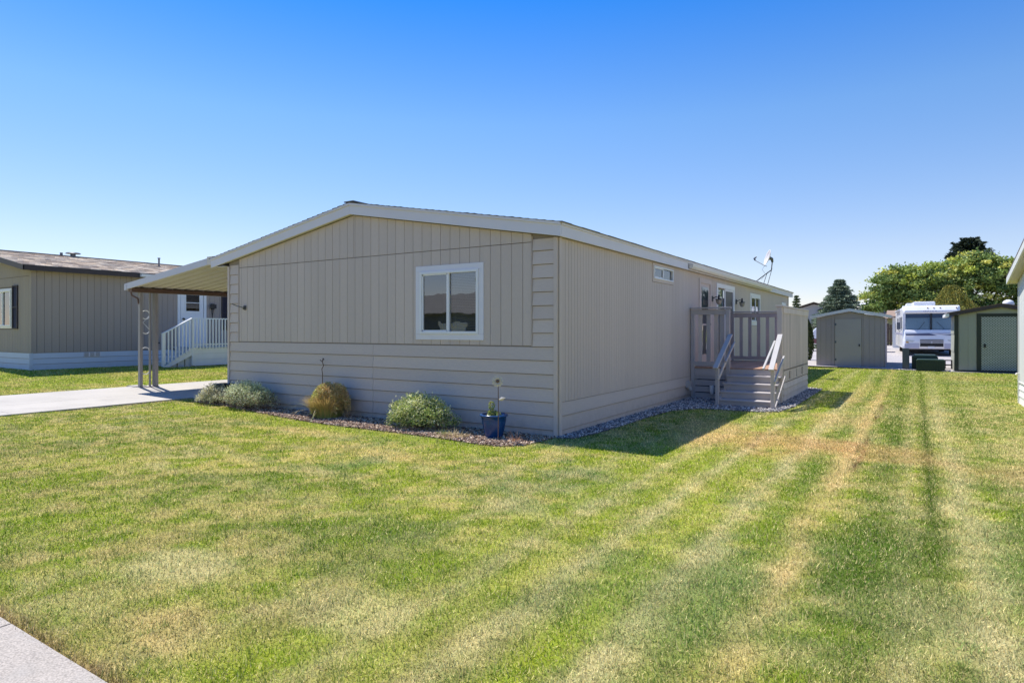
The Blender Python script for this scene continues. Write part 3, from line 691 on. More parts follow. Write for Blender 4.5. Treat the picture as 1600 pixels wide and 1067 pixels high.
# side skirt: ledger with joist pockets, then four lap boards
m = MB(); yy = [6.62, 7.35, 7.53, 8.30, 8.48, 9.22, 9.40, 10.35]
for a, b in zip(yy[::2], yy[1::2]): m.box(DW+.002, DW+.03, a, b, DZ-.30, DZ-.02)
for a, b in ((7.35, 7.53), (8.30, 8.48), (9.22, 9.40)): m.box(DW+.002, DW+.03, a, b, DZ-.075, DZ-.02); m.box(DW+.002, DW+.03, a, b, DZ-.30, DZ-.26)
m.build('ledger_board', m_deckp, DK)
for i in range(3):
    m = MB(); z1 = .435-i*.14; m.add([(DW, 6.62, z1-.14), (DW+.035, 6.62, z1-.137), (DW+.035, 10.35, z1-.137), (DW, 10.35, z1-.14), (DW, 6.62, z1-.014), (DW+.012, 6.62, z1-.014), (DW+.012, 10.35, z1-.014), (DW, 10.35, z1-.014)],
      [(0, 3, 2, 1), (4, 5, 6, 7), (0, 1, 5, 4), (1, 2, 6, 5), (2, 3, 7, 6), (3, 0, 4, 7)]); m.build('skirt_board', m_deckp, DK)
m = MB(); m.box(.0+.03, DW-.03, DY0+.3, DY1-.05, .0, .42); m.build('under_deck_shade', m_dark, DK)  # near-black block, paints in the shade of the hollow below the deck
# front skirt left of the steps
for i in range(4):
    m = MB(); z1 = .60-i*.15; m.box(.03, .93, DY0-.002, DY0+.02, z1-.135, z1-.004); m.build('skirt_board', m_deck, DK)
m = MB(); m.box(.03, .95, DY0-.012, DY0-.001, DZ-.19, DZ-.05); m.build('fascia_board', m_deck, DK)
# posts
def post(x, y, z0, z1, s=.085, mt=m_deck): m = MB(); m.box(x-s/2, x+s/2, y-s/2, y+s/2, z0, z1); return m.build('post', mt, DK, bevel=.004)
post(.07, DY0, .02, 2.08); post(.88, DY0-.03, .0, 2.08); post(DW-.02, DY0-.02, .0, 2.10, .10, m_deckp); post(DW-.02, DY1-.05, .0, 2.10); post(.07, DY1-.05, .0, 2.08)
post(DW-.02, 8.4, .5, 2.05)
# front-left rail
def rail(p, q, w, hh, mt=m_deck, name='rail'): m = MB(); m.bar(p, q, w, hh); return m.build(name, mt, DK, bevel=.003)
rail((.0+.02, DY0-.02, 2.115), (.95, DY0-.02, 2.115), .14, .035, name='cap_rail'); rail((.11, DY0-.02, 2.02), (.84, DY0-.02, 2.02), .035, .12); rail((.02, DY0-.02, .82), (.84, DY0-.02, .82), .035, .10)
for xx, mt in ((.24, m_deckp), (.43, m_deck), (.60, m_deckp), (.74, m_deck)):
    m = MB(); m.box(xx-.045, xx+.045, DY0-.002, DY0+.018, .80, 2.05); m.build('picket', mt, DK)
# rear rail
rail((.02, DY1-.05, 2.115), (DW, DY1-.05, 2.115), .14, .035, name='cap_rail'); rail((.11, DY1-.05, 2.02), (DW-.06, DY1-.05, 2.02), .035, .12); rail((.11, DY1-.05, .82), (DW-.06, DY1-.05, .82), .035, .10)
for i in range(7):
    xx = .30+i*.235; m = MB(); m.box(xx-.045, xx+.045, DY1-.03, DY1-.01, .80, 2.05); m.build('picket', m_deck, DK)
# side rail with close pickets
rail((DW-.02, DY0-.09, 2.125), (DW-.02, DY1, 2.125), .16, .035, m_deckp, name='cap_rail'); rail((DW+.032, DY0+.04, 2.04), (DW+.032, DY1-.02, 2.04), .03, .125, m_deckp); rail((DW-.01, DY0+.05, .83), (DW-.01, DY1-.1, .83), .035, .09)
n = 25
for i in range(n):
    y = 6.64+(10.28-6.64)*i/(n-1); m = MB(); m.box(DW+.005, DW+.030, y-.060, y+.060, .70+.0, 2.03); m.build('picket', m_deckp, DK)
# steps
for i in range(5):
    zt = DZ-.149*i; yf = DY0-.03-.29*i if i else DY0-.03
    xl = .93
    if i:
        m = MB(); m.box(xl-.02, DW+.03, yf-.03, yf+.275, zt-.035, zt); m.build('tread', m_handr if False else m_deck, DK, bevel=.004)
    m = MB(); m.box(xl, DW, yf, yf+.022, max(-.01, zt-.149), zt-.036 if i else zt-.03); m.build('riser', m_deck, DK)
for xx in (xl+.02, DW-.02):
    m = MB(RIGHTW(xx)); m.prism([(5.33, 0), (6.46, 0), (6.46, .55), (5.34, .10)], -.018, .018); m.build('stringer', m_deck, DK)
# hand rails of the steps
p0 = post(.955, 5.26, 0, .80, .07); post(DW+.05, 5.26, 0, .80, .07, m_deckp)
rail((.935, 5.16, .80), (.935, 6.45, 1.50), .10, .035, m_handr, 'handrail'); rail((.975, 5.22, .56), (.975, 6.45, 1.24), .035, .07, m_handr, 'handrail'); rail((1.02, 5.70, .92), (1.02, 6.50, 1.33), .035, .035, m_handr, 'handrail')
rail((DW+.04, 5.14, .80), (DW-.0, 6.40, 1.50), .10, .035, m_handr, 'handrail'); rail((DW+.09, 5.22, .54), (DW+.075, 6.42, 1.02), .035, .07, m_handr, 'handrail'); rail((DW-.09, 5.05, .82), (DW-.09, 6.3, 1.36), .04, .04, m_handr, 'handrail')
m = MB(); m.bar((DW+.08, 5.36, .02), (DW+.10, 6.42, .60), .02, .05); m.build('brace', m_deck, DK)
vp = MB(); vp.tube([(.52, 6.44, .33), (.52, 6.44, .2), (.53, 6.44, .13)], [.05, .045, .03], 10); vp.box(.49, .55, 6.40, 6.5, .31, .33)
vp.build('drain_spout', m_white, label='short white drain spout on the dark skirt left of the deck steps', cat='spout')
dv = MB(RT); dv.box(6.1, 6.28, .02, .10, .28, .42); dv.tube([(6.19, .06, .3), (6.19, .12, .22)], .04, 8); dv.build('dryer_vent', m_handr, label='small pale vent hood low on the side wall beside the deck', cat='vent')

# ------------------------------------------------------------------ carport
CP = empty('carport', (-10.65, 3, 0), 'metal carport roof with scrolled posts against the left side of the main house', 'carport')
cz = lambda x: 2.66+.117*(x+12.6)
m = MB()
CY1 = 10.0; ng = 34; st = CY1/ng
for i in range(ng):       # ribbed pans running along x
    y = i*st+.02
    a = [(y, 0), (y+st*.62, 0), (y+st*.70, .05), (y+st*.92, .05), (y+st, 0)]
    for (ya, za), (yb, zb) in zip(a[:-1], a[1:]):
        m.add([(-12.56, ya, cz(-12.56)+za+.03), (-8.74, ya, cz(-8.74)+za+.03), (-8.74, yb, cz(-8.74)+zb+.03), (-12.56, yb, cz(-12.56)+zb+.03)], [(0, 1, 2, 3)])
o = m.build('ribbed_roof', m_pan, CP, fix=False); so_ = o.modifiers.new('s', 'SOLIDIFY'); so_.thickness = .004
m = MB(); m.hexa([(-12.62, -.02, cz(-12.62)-.01), (-9.0, -.02, cz(-9.0)-.01), (-9.0, .015, cz(-9.0)-.01), (-12.62, .015, cz(-12.62)-.01), (-12.62, -.02, cz(-12.62)+.14), (-9.0, -.02, cz(-9.0)+.14), (-9.0, .015, cz(-9.0)+.14), (-12.62, .015, cz(-12.62)+.14)])
m.build('fascia_board', m_panf, CP)
m = MB(); m.box(-8.995, -8.70, -.02, .02, cz(-9)-.01, cz(-9)+.175); m.build('end_cap', m_tin, CP)
m = MB(); m.box(-12.66, -12.56, -.03, CY1, cz(-12.6)-.03, cz(-12.6)+.13); m.build('gutter', m_panf, CP)
m = MB(); m.box(-12.55, -12.38, .02, CY1, cz(-12.5)-.09, cz(-12.5)+.015); m.build('beam', m_brownr, CP)
GZ = h(-12.5, 0)+.03
zt = cz(-12.5)-.09
for k, y in enumerate((.28, 3.6, 6.9, 9.8)):
    m = MB(); m.box(-12.52, -12.42, y-.035, y+.035, GZ, zt); po = m.build('post', m_post, CP)
    m = MB(); m.box(-12.545, -12.395, y+.34, y+.42, GZ, zt)
    for q in (-.045, .0, .045): m.box(-12.47+q-.006, -12.47+q+.006, y+.33, y+.34, GZ, zt)
    m.build('post', m_post, CP)
    m = MB(); m.box(-12.49, -12.45, y+.22, y+.26, GZ, zt); m.build('post', m_post, CP)
    m = MB()
    for cz_, r_, a0, a1 in ((2.0, .11, -2.2, 2.6), (1.62, .11, -2.6, -.2), (1.05, .10, .2, 2.9), (.55, .10, -2.9, -.3)):
        m.T = lambda a, b, c, y=y: (-12.47+b, y+.13+a, c)
        ring_tube(m, (0, 0, cz_), r_*1.0, a0, a1, .011)
    m.T = None; m.tube([(-12.47, y+.23, 1.98), (-12.47, y+.06, 1.80), (-12.47, y+.23, 1.62)], .008, 5)
    m.build('scroll', m_white, CP)
    m = MB(); m.box(-12.56, -12.38, y-.06, y+.44, GZ-.01, GZ+.012); m.build('base_plate', m_post, CP)
m = MB(); m.tube([(-12.50, .05, zt+.05), (-12.50, .08, zt-.08), (-12.48, .22, zt-.16), (-12.48, .24, zt-.3)], .022, 6); m.build('downspout_elbow', m_brownr, CP)
m = MB(); m.box(-12.98, -12.6, .18, .5, h(-12.8, .3)-.01, h(-12.8, .3)+.045); m.build('splash_block', m_conc, label='small flat concrete block on the grass beside the carport post', cat='splash block')

# ------------------------------------------------------------------ neighbour on the left
NX = -18.5; NG = .36
N1 = empty('manufactured_house', (-22.6, 8, NG), 'tan neighbouring house with a brown shingle roof and white skirting, far left', 'house')
nr = lambda x: 4.40-.183*abs(x+22.6)
NR = RIGHTW(NX); NF = FRONT(.07)
m = MB(NR); wall_shell(m, NR, .08, 18.9, NG-.2, 3.46, [(7.05, 8.3, 1.7, 2.9)]); m.build('side_wall', m_ncore, N1)
m = MB(NF)
for a, b in ((-26.7, -22.6), (-22.6, -18.52)): m.prism([(a, NG-.2), (b, NG-.2), (b, nr(b)-.2), (a, nr(a)-.2)], -.07, -.001) if a != -22.6 else None
for a, b, c, d in ((-22.6, -21.3, NG-.2, 0), (-21.3, -20.05, NG-.2, 1.72), (-20.05, -18.52, NG-.2, 0)):
    m.prism([(a, c), (b, c), (b, d or nr(b)-.2), (a, d or nr(a)-.2)], -.07, -.001)
m.prism([(-21.3, 2.95), (-20.05, 2.95), (-20.05, nr(-20.05)-.2), (-21.3, nr(-21.3)-.2)], -.07, -.001)
m.box(-26.7, -18.6, -18.9, -18.8, NG, 3.4); m.build('front_wall', m_ncore, N1)
boards(N1, 'side_board', NR, .12, 18.8, .90, 3.47, .203, m_ntan, holes=[(4.62, 5.74, .9, 3.06), (6.36, 8.75, 1.6, 3.0)])
boards(N1, 'wall_board', NF, -26.7, -18.58, .90, 3.28, .203, m_ntan, holes=[(-21.4, -19.9, 1.62, 3.0)])
boards(N1, 'gable_board', NF, -26.7, -22.6, 3.295, 3.3, .203, m_ntan, top=lambda x: nr(x)-.21); boards(N1, 'gable_board', NF, -22.6, -18.58, 3.295, 3.3, .203, m_ntan, top=lambda x: nr(x)-.21)
laps(N1, 'skirt_board', NR, .10, 18.8, [.895, .72, .545, .33], m_nwhite, seams=(3.7, 7.4, 11.1, 14.8)); laps(N1, 'skirt_board', NF, -26.7, -18.56, [.895, .72, .545, .33], m_nwhite, seams=(-22.3,))
m = MB(NR); m.box(.002-.0, .10, .004, .03, .33, .895); m.build('corner_post', m_nwhite, N1)
m = MB(NR); m.box(-.02+.07, .12+.06, .004, .03, .90, 3.47); m.build('corner_board', m_ntan, N1)
m = MB(NF); m.box(-18.57, -18.46, 0.0, .03, .90, 3.44); m.build('corner_board', m_ntan, N1)
m = MB(NR)
for z in (.905,): m.box(3.0, 3.04, .015, .035, z, 3.46)
m.build('trim_strip', m_ntan, N1)
r = MB()
for x0, x1 in ((-26.95, -22.6), (-22.6, -18.25)): r.prism([(x0, nr(x0)-.10), (x1, nr(x1)-.10), (x1, nr(x1)-.02), (x0, nr(x0)-.02)], -.22, 19.2)
RF = r.build('roof', m_ncore, N1)
pal = [(.84, .68, .49), (.68, .54, .40), (.44, .35, .27), (.95, .82, .64), (.72, .63, .51)]
for s in (-1, 1):
    ex = -22.6+s*4.38
    T = lambda u, v, n, s=s, ex=ex: (ex-s*v*.9836, -.25+u, nr(ex)-.012+v*.180+n)
    shingle_tabs(RF, T, 19.4, 4.45, m_roofT, pal, cw=.31)
m = MB(); m.box(-22.72, -22.48, -.25, 19.2, nr(-22.6)+.002, nr(-22.6)+.02); m.build('ridge_cap', m_roof, RF)
m = MB(); m.box(-18.25, -18.21, -.25, 19.2, nr(-18.23)-.17, nr(-18.23)-.01); m.build('fascia_board', m_nbrown, N1)
for x0, x1 in ((-26.95, -22.6), (-22.6, -18.21)):
    m = MB(); m.prism([(x0, nr(x0)-.17), (x1, nr(x1)-.17), (x1, nr(x1)-.01), (x0, nr(x0)-.01)], -.26, -.225); m.build('fascia_board', m_nbrown, N1)
m = MB(); m.box(-18.48, -18.25, -.22, 19.1, nr(-18.5)-.14, nr(-18.5)-.13); m.build('soffit', m_ntan, N1)
m = MB(); m.box(-18.21, -18.10, 3.15, 4.95, nr(-18.23)-.145, nr(-18.23)-.045); m.build('rain_gutter', m_white, N1)
m = MB(); m.tube([(-22.5, 2.85, 4.38), (-22.5, 2.85, 4.5)], .09, 10); m.tube([(-22.5, 2.85, 4.5), (-22.5, 2.85, 4.54)], [.26, .22], 12); m.tube([(-22.6, 2.5, 4.38), (-22.6, 2.5, 4.52)], .05, 8); m.build('roof_vent', m_dgrey, N1)
m = MB(); m.tube([(-21.6, 5.6, 4.2), (-21.6, 5.6, 4.52)], .035, 8); m.tube([(-21.6, 5.6, 4.52), (-21.6, 5.6, 4.56)], .055, 8); m.build('vent_pipe', m_dgrey, N1)
window(N1, NF, -21.35, -19.93, 1.66, 2.95, tw=.05, ft=.06, blind=(0,), trm=m_vinyl, label='white slider window with one plum shutter beside it')
def shutter(T, u0, u1, w0, w1, parent):
    m = MB(T); t = .04; m.box(u0, u0+t, 0, .035, w0, w1); m.box(u1-t, u1, 0, .035, w0, w1); 
    for z in (w0, (w0+w1)/2-t/2, w1-t): m.box(u0+t, u1-t, 0, .034, z, z+t)
    s = m.build('shutter', m_purple, parent); LOC[s] = base(parent)
    m = MB(T); z = w0+t+.01
    while z < w1-t: m.add([(u0+t, .02, z), (u1-t, .02, z), (u1-t, .006, z+.03), (u0+t, .006, z+.03)], [(0, 1, 2, 3)]); z += .035
    m.box(u0+t, u1-t, 0.001, .004, w0+t, w1-t)
    m.build('louvres', m_purple, s, kind='stuff')
shutter(FRONT(.055), -19.84, -19.44, 1.64, 3.03, N1)
shutter(RIGHTW(NX+.014), 6.38, 6.78, 1.6, 2.98, N1)
window(N1, NR, 6.98, 8.40, 1.66, 2.95, tw=.05, ft=.06, blind=(0, 1), trm=m_vinyl)
ND = MB(NR); ND.box(4.74, 5.62, -.02, .02, .95, 2.98); nd = ND.build('front_door', m_porchw, N1, label='white half glazed side door above the porch'); LOC[nd] = base(N1)
frame_ring(NR, 4.62, 5.74, .91, 3.07, .10, 0, .035, 'door_trim', m_porchw, nd)
m = MB(NR); m.add([(4.94, .024, 2.32), (5.46, .024, 2.32), (5.46, .024, 2.92), (4.94, .024, 2.92)], [(0, 1, 2, 3)]); m.build('pane', m_glassd, nd)
m = MB(NR); m.box(4.94, 5.46, .0205, .022, 2.32, 2.92); m.build('curtain', m_screen, nd)
m = MB(NR); m.box(4.94, 5.46, .025, .032, 2.62, 2.645); m.box(4.90, 4.94, .0205, .035, 2.28, 2.96); m.box(5.46, 5.5, .0205, .035, 2.28, 2.96); m.box(4.94, 5.46, .0205, .035, 2.28, 2.32); m.build('sash_bar', m_porchw, nd)
m = MB(NR); m.tube([(4.84, .02, 2.02), (4.84, .08, 2.02)], .04, 8); m.build('door_handle', m_black, nd)
m = MB(NR); m.box(5.93, 6.03, .014, .10, 2.40, 2.62); m.box(5.86, 6.1, .1, .12, 2.44, 2.60); m.tube([(5.95, .05, 2.4), (5.98, .05, 2.1)], .012, 5); m.tube([(6.02, .05, 2.4), (5.98, .05, 2.15), (5.98, .04, 1.9)], .012, 5); m.build('outlet_box', m_black, N1)
m = MB(NR); m.box(1.50, 2.02, .03, .035, .735, .875)
sv_ = m.build('skirt_vent', m_trimW, N1)
m = MB(NR)
for u in (1.52, 1.69, 1.86):
    for z in (.75, .785, .82, .855): m.box(u, u+.13, .036, .04, z, z+.014)
m.build('vent_slots', m_dgrey, sv_)
m = MB(NR); m.box(3.75, 3.95, .015, .06, 1.12, 1.17); m.build('hose_bib', m_black, N1)
# porch of the neighbour
PO = empty('porch', (-17.8, 5.5, NG), 'white porch with picket railing and steps at the tan house', 'porch')
PF = 1.0
m = MB(); m.box(-18.44, -17.2, 4.45, 7.6, PF-.05, PF); m.build('floor_board', m_nwhite, PO)
for i, (a, b) in enumerate(((.33, .55), (.555, .76), (.765, .945))):
    m = MB(); m.box(-17.24, -17.2, 4.5, 7.6, a, b); m.build('skirt_board', m_porchw, PO)
    m = MB(); m.box(-18.44, -17.24, 4.5, 4.53, a, b); m.build('skirt_board', m_porchw, PO)
for i in range(3):
    z = PF-.165*(i+1); y = 4.45-.27*(i+1)
    m = MB(); m.box(-18.44, -17.25, y, y+.29, z-.04, z); m.build('tread', m_porchw, PO); m = MB(); m.box(-18.44, -17.25, y+.02, y+.04, z-.165 if i < 2 else .3, z-.042); m.build('riser', m_nwhite, PO)
for i in range(3):
    z = PF-.165*(i+1)-.045; y = 4.45-.27*(i+1)
    m = MB(); m.box(-18.42, -17.27, y+.045, y+.27, .31, z); m.build('step_block', m_nwhite, PO)
for xx in (-17.2,):
    m = MB(RIGHTW(xx)); m.prism([(3.40, .33), (3.62, .33), (4.62, .80), (4.62, 1.0), (4.45, 1.0)], -.02, .02); m.build('stringer', m_porchw, PO)
def pbar(p, q, w, hh, nm): m = MB(); m.bar(p, q, w, hh); m.build(nm, m_porchw, PO)
pbar((-17.2, 4.42, 2.02), (-17.2, 7.6, 2.02), .09, .04, 'cap_rail'); pbar((-17.2, 4.42, 1.09), (-17.2, 7.6, 1.09), .04, .06, 'rail'); pbar((-17.2, 3.36, 1.47), (-17.2, 4.42, 2.02), .09, .04, 'cap_rail')
for i in range(26):
    y = 4.46+i*.122; m = MB(); m.box(-17.175, -17.145, y-.02, y+.02, PF-.06, 2.0); m.build('picket', m_porchw, PO)
for i in range(8):
    y = 3.44+i*.125; zt_ = 1.47+(y-3.36)*.519; zb = .40+(y-3.4)*.47; m = MB(); m.box(-17.175, -17.145, y-.02, y+.02, zb, zt_); m.build('picket', m_porchw, PO)
pbar((-17.2, 3.40, .35), (-17.2, 3.40, 1.46), .07, .07, 'post'); pbar((-17.2, 4.45, .35), (-17.2, 4.45, 2.0), .07, .07, 'post')

# ------------------------------------------------------------------ neighbour on the right
N2 = empty('manufactured_house', (12, 5.4, 0), 'pale grey neighbouring house whose eave and corner enter at the right edge', 'house')
ry = lambda y: 3.62-.19*abs(y-5.4)
LT = LEFTW(6.4)   # u = -y
m = MB(); m.T = lambda u, d, w: (6.42+d, u, w); m.prism([(1.35, 0), (9.42, 0), (9.42, ry(9.42)-.16), (5.4, ry(5.4)-.16), (1.35, ry(1.35)-.16)], 0, 12); m.build('wall_core', m_core, N2)
boards(N2, 'wall_board', LT, -9.36, -5.4, .48, 2.6, .3, m_rwall, gap=.005, th=.016, top=lambda u: ry(-u)-.17); boards(N2, 'wall_board', LT, -5.4, -1.4, .48, 2.6, .3, m_rwall, gap=.005, th=.016, top=lambda u: ry(-u)-.17)
laps(N2, 'skirt_board', LT, -9.36, -1.4, [.46, .31, .16, -.03], m_white, seams=(-5.4,))
m = MB(LT); m.box(-9.45, -9.36, -.02, .03, -.03, 2.66); m.build('corner_board', m_rwall, N2)
m = MB(LT); m.box(-9.4, -1.4, .0, .03, .455, .485); m.build('belly_trim', m_rwall, N2)
m = MB(LT); m.tube([(-9.28, .02, .66), (-9.28, .07, .66), (-9.24, .09, .63)], .014, 6); m.build('hose_bib', m_gutter, N2)
r = MB(); r.T = lambda u, d, w: (d, u, w)
for a, b in ((1.05, 5.4), (5.4, 9.72)): r.prism([(a, ry(a)-.02), (b, ry(b)-.02), (b, ry(b)), (a, ry(a))], 6.19, 18.5)
r.build('roof', m_brownr, N2)
for a, b in ((1.05, 5.4), (5.4, 9.72)):
    m = MB(); m.T = lambda u, d, w: (d, u, w); m.prism([(a, ry(a)-.165), (b, ry(b)-.165), (b, ry(b)-.021), (a, ry(a)-.021)], 6.195, 6.225); m.build('fascia_board', m_rwall, N2)
    m = MB(); m.T = lambda u, d, w: (d, u, w); m.prism([(a, ry(a)-.155), (b, ry(b)-.155), (b, ry(b)-.145), (a, ry(a)-.145)], 6.226, 6.39); m.build('soffit', m_soffit, N2)
m = MB(); m.box(6.226, 18.5, 9.69, 9.72, ry(9.7)-.165, ry(9.7)-.021); m.box(6.4, 18.5, 9.45, 9.69, ry(9.7)-.155, ry(9.7)-.145); m.build('eave_board', m_rwall, N2)
m = MB(); m.T = lambda u, d, w: (d, u, w); m.prism([(7.25, ry(7.25)-.156), (7.65, ry(7.65)-.156), (7.65, ry(7.65)-.1565-.006), (7.25, ry(7.25)-.162)], 6.27, 6.36); m.build('soffit_vent', m_black, N2)

# ------------------------------------------------------------------ sheds
def shed_door(S, T, u0, u1, w0, w1, mt): pass
S1 = empty('shed', (2.12, 23.1, 0), 'grey gabled garden shed with a plain double seam door, behind the deck', 'shed')
ST = FRONT(21.9)
s1r = lambda x: 2.52-.20*abs(x-2.12)
m = MB(ST); m.prism([(.85, -.02), (3.39, -.02), (3.39, s1r(3.39)-.13), (2.12, s1r(2.12)-.13), (.85, s1r(.85)-.13)], -2.4, -.002); m.build('wall_core', m_core, S1)
boards(S1, 'wall_board', ST, .86, 1.55, .0, 2.2, .203, m_shedg, gap=.008, top=lambda u: s1r(u)-.15); boards(S1, 'wall_board', ST, 2.58, 3.38, .0, 2.2, .203, m_shedg, gap=.008, top=lambda u: s1r(u)-.15)
m = MB(ST); m.prism([(1.555, 2.10), (2.575, 2.10), (2.575, s1r(2.575)-.15), (2.12, s1r(2.12)-.15), (1.555, s1r(1.555)-.15)], 0, .014); m.build('gable_board', m_shedg, S1)
m = MB(ST); m.box(1.57, 2.56, 0, .022, .04, 2.085); dd = m.build('door', m_shedtr, S1); LOC[dd] = base(S1)
m = MB(ST)
for z in (.3, 1.05, 1.8): m.box(1.55, 1.62, .022, .03, z, z+.1)
m.build('hinge', m_dgrey, dd)
m = MB(ST); m.box(2.46, 2.50, .022, .06, .92, 1.02); m.build('door_handle', m_black, dd)
for a, b in ((.60, 2.12), (2.12, 3.64)):
    m = MB(ST); m.prism([(a, s1r(a)-.12), (b, s1r(b)-.12), (b, s1r(b)), (a, s1r(a))], .12, .15); m.build('fascia_board', m_fascia, S1)
    m = MB(ST); m.prism([(a, s1r(a)-.03), (b, s1r(b)-.03), (b, s1r(b)-.004), (a, s1r(a)-.004)], -2.6, .119); m.build('roof', m_roof if False else m_fascia, S1)
m = MB(ST); m.box(3.392, 3.40, -2.4, -.01, 0, 2.1); m.box(.84, .848, -2.4, -.01, 0, 2.1); m.build('side_wall', m_shedg, S1)
S2 = empty('shed', (7.1, 22.8, 0), 'sage shed with dark green trim and a lattice door, beside the right neighbour', 'shed')
s2r = lambda x: 2.60-.205*abs(x-7.15)
TT = FRONT(21.4)
m = MB(TT); m.prism([(5.74, -.02), (8.5, -.02), (8.5, s2r(8.5)-.13), (7.15, s2r(7.15)-.13), (5.74, s2r(5.74)-.13)], -2.6, -.002); m.build('wall_core', m_core, S2)
boards(S2, 'wall_board', TT, 5.86, 6.42, .08, 2.2, .28, m_sage, gap=.006, top=lambda u: s2r(u)-.15)
m = MB(TT); m.prism([(6.43, 2.23), (7.15, 2.23), (7.15, s2r(7.15)-.15), (6.43, s2r(6.43)-.15)], 0, .014); m.prism([(7.15, 2.23), (8.4, 2.23), (8.4, s2r(8.4)-.15), (7.15, s2r(7.15)-.15)], 0, .014); m.build('gable_board', m_sage, S2)
m = MB(TT); m.box(5.735, 5.85, 0, .03, 0, s2r(5.8)-.15); m.build('corner_board', m_dgreen, S2)
m = MB(TT); m.box(5.85, 8.5, 0, .028, 0, .075); m.build('base_board', m_dgreen, S2)
dt = MB(TT); dt.box(6.43, 6.55, 0, .035, .076, 2.22); dt.box(7.63, 7.75, 0, .035, .076, 2.22); dt.box(6.55, 7.63, 0, .035, 2.12, 2.22)
dt.build('door_trim', m_dgreen, S2)
m = MB(TT); m.box(6.56, 7.62, -.001, .010, .09, 2.11); sd = m.build('door', mat('sage_dark', (.10, .115, .095), .8, .05, 3), S2, label='lattice covered shed door'); LOC[sd] = base(S2)
# real crossing laths clipped to the door
lat = MB(TT); ua, ub, wa, wb = 6.57, 7.61, .10, 2.10
def clipseg(p, d):
    t0, t1 = -9, 9
    for k, (lo, hi) in enumerate(((ua, ub), (wa, wb))):
        a = (lo-p[k])/d[k]; b = (hi-p[k])/d[k]; t0 = max(t0, min(a, b)); t1 = min(t1, max(a, b))
    return (t0, t1) if t1-t0 > .03 else None
sp = .095
for s, dep in ((1, .012), (-1, .021)):
    d = (math.sqrt(.5), s*math.sqrt(.5)); k = -40
    for k in range(-40, 60):
        p = (ua, wa+k*sp); q = clipseg(p, d)
        if q:
            a = (p[0]+d[0]*q[0], p[1]+d[1]*q[0]); b = (p[0]+d[0]*q[1], p[1]+d[1]*q[1]); nx_, nz_ = -d[1]*.0155, d[0]*.0155
            lat.prism([(a[0]-nx_, a[1]-nz_), (b[0]-nx_, b[1]-nz_), (b[0]+nx_, b[1]+nz_), (a[0]+nx_, a[1]+nz_)], dep, dep+.008)
lat.build('lattice', m_lattice, sd, kind='stuff')
m = MB(TT); m.box(6.64, 6.70, .03, .07, .95, 1.08); m.build('door_handle', m_black, sd)
SLF = LEFTW(5.738)
laps(S2, 'side_wall', SLF, -24.0, -21.43, [2.15, 1.45, .75, .02], m_sage)
for a, b in ((5.50, 7.15), (7.15, 8.8)):
    m = MB(TT); m.prism([(a, s2r(a)-.13), (b, s2r(b)-.13), (b, s2r(b)-.008), (a, s2r(a)-.008)], .14, .165); m.build('fascia_board', m_nbrown, S2)
    m = MB(TT); m.prism([(a-.01, s2r(a)-.02), (b, s2r(b)-.02), (b, s2r(b)+.01), (a-.01, s2r(a)+.01)], -2.8, .18); m.build('roof', m_brownr, S2)
m = MB(); m.box(5.44, 5.56, 21.2, 24.2, s2r(5.5)-.14, s2r(5.5)-.03); m.build('eave_gutter', m_white, S2)
m = MB(); m.lathe(7.42, 21.9, [(.17, 2.53), (.19, 2.60), (.15, 2.70), (.06, 2.75), (.001, 2.76)], 16); m.build('roof_vent', m_white, S2)

# ------------------------------------------------------------------ utility boxes, post, block
m = MB(); m.box(4.02, 4.26, 21.5, 21.74, 0, .88); o = m.build('grey_post', m_gpost, bevel=.01, label='square grey utility pedestal post beside the green boxes', cat='pedestal')
def ubox(name, x0, x1, y0, y1, z1, lb, chamf, ribs, rib_n=11):
    e = empty(name, ((x0+x1)/2, (y0+y1)/2, 0), lb, 'utility box', 'green utility boxes between the sheds')
    m = MB(FRONT(y0)); m.prism([(x0, 0), (x1, 0), (x1, z1-chamf-.03), (x0, z1-chamf-.03)], -(y1-y0), 0); m.build('body', m_boxg, e, bevel=.01)
    m = MB(FRONT(y0)); m.prism([(x0-.01, z1-chamf-.03), (x1+.01, z1-chamf-.03), (x1-chamf, z1), (x0+chamf, z1)], -(y1-y0)-.01, .012); m.build('lid', m_boxtop, e, bevel=.01)
    if ribs:
        for i in range(rib_n):
            u = x0+.05+(x1-x0-.14)*i/(rib_n-1); m = MB(FRONT(y0)); m.box(u, u+.045, 0, .02, .05, z1-chamf-.06); m.build('rib', m_boxg, e)
    else:
        m = MB(FRONT(y0)); m.box(x1-.3, x1-.26, 0, .03, .25, .35); m.build('latch', m_dgrey, e)
ubox('utility_box', 4.34, 5.22, 21.75, 22.5, .62, 'taller plain green utility box with a chamfered lid, behind the ribbed one', .08, False)
ubox('utility_box', 4.50, 5.42, 21.05, 21.6, .47, 'lower ribbed green utility box standing in front', .03, True)
m = MB(FRONT(22.2)); a, b = 5.44, 5.70
m.box(a, b, -.2, 0, .0, .045); m.box(a, b, -.2, 0, .19, .235); m.box(a, b, -.2, 0, .38, .42); m.box(a, a+.045, -.2, 0, .045, .38); m.box(b-.045, b, -.2, 0, .045, .38)
m.build('cinder_block', m_block, label='hollow cinder block stood on end beside the ribbed green box', cat='cinder block')
m = MB(); m.box(2.9, 3.95, 22.9, 23.1, .0, .10); m.build('timber_edging', m_tin, label='pale low concrete kerb stone on the gravel right of the grey shed', cat='kerb stone')

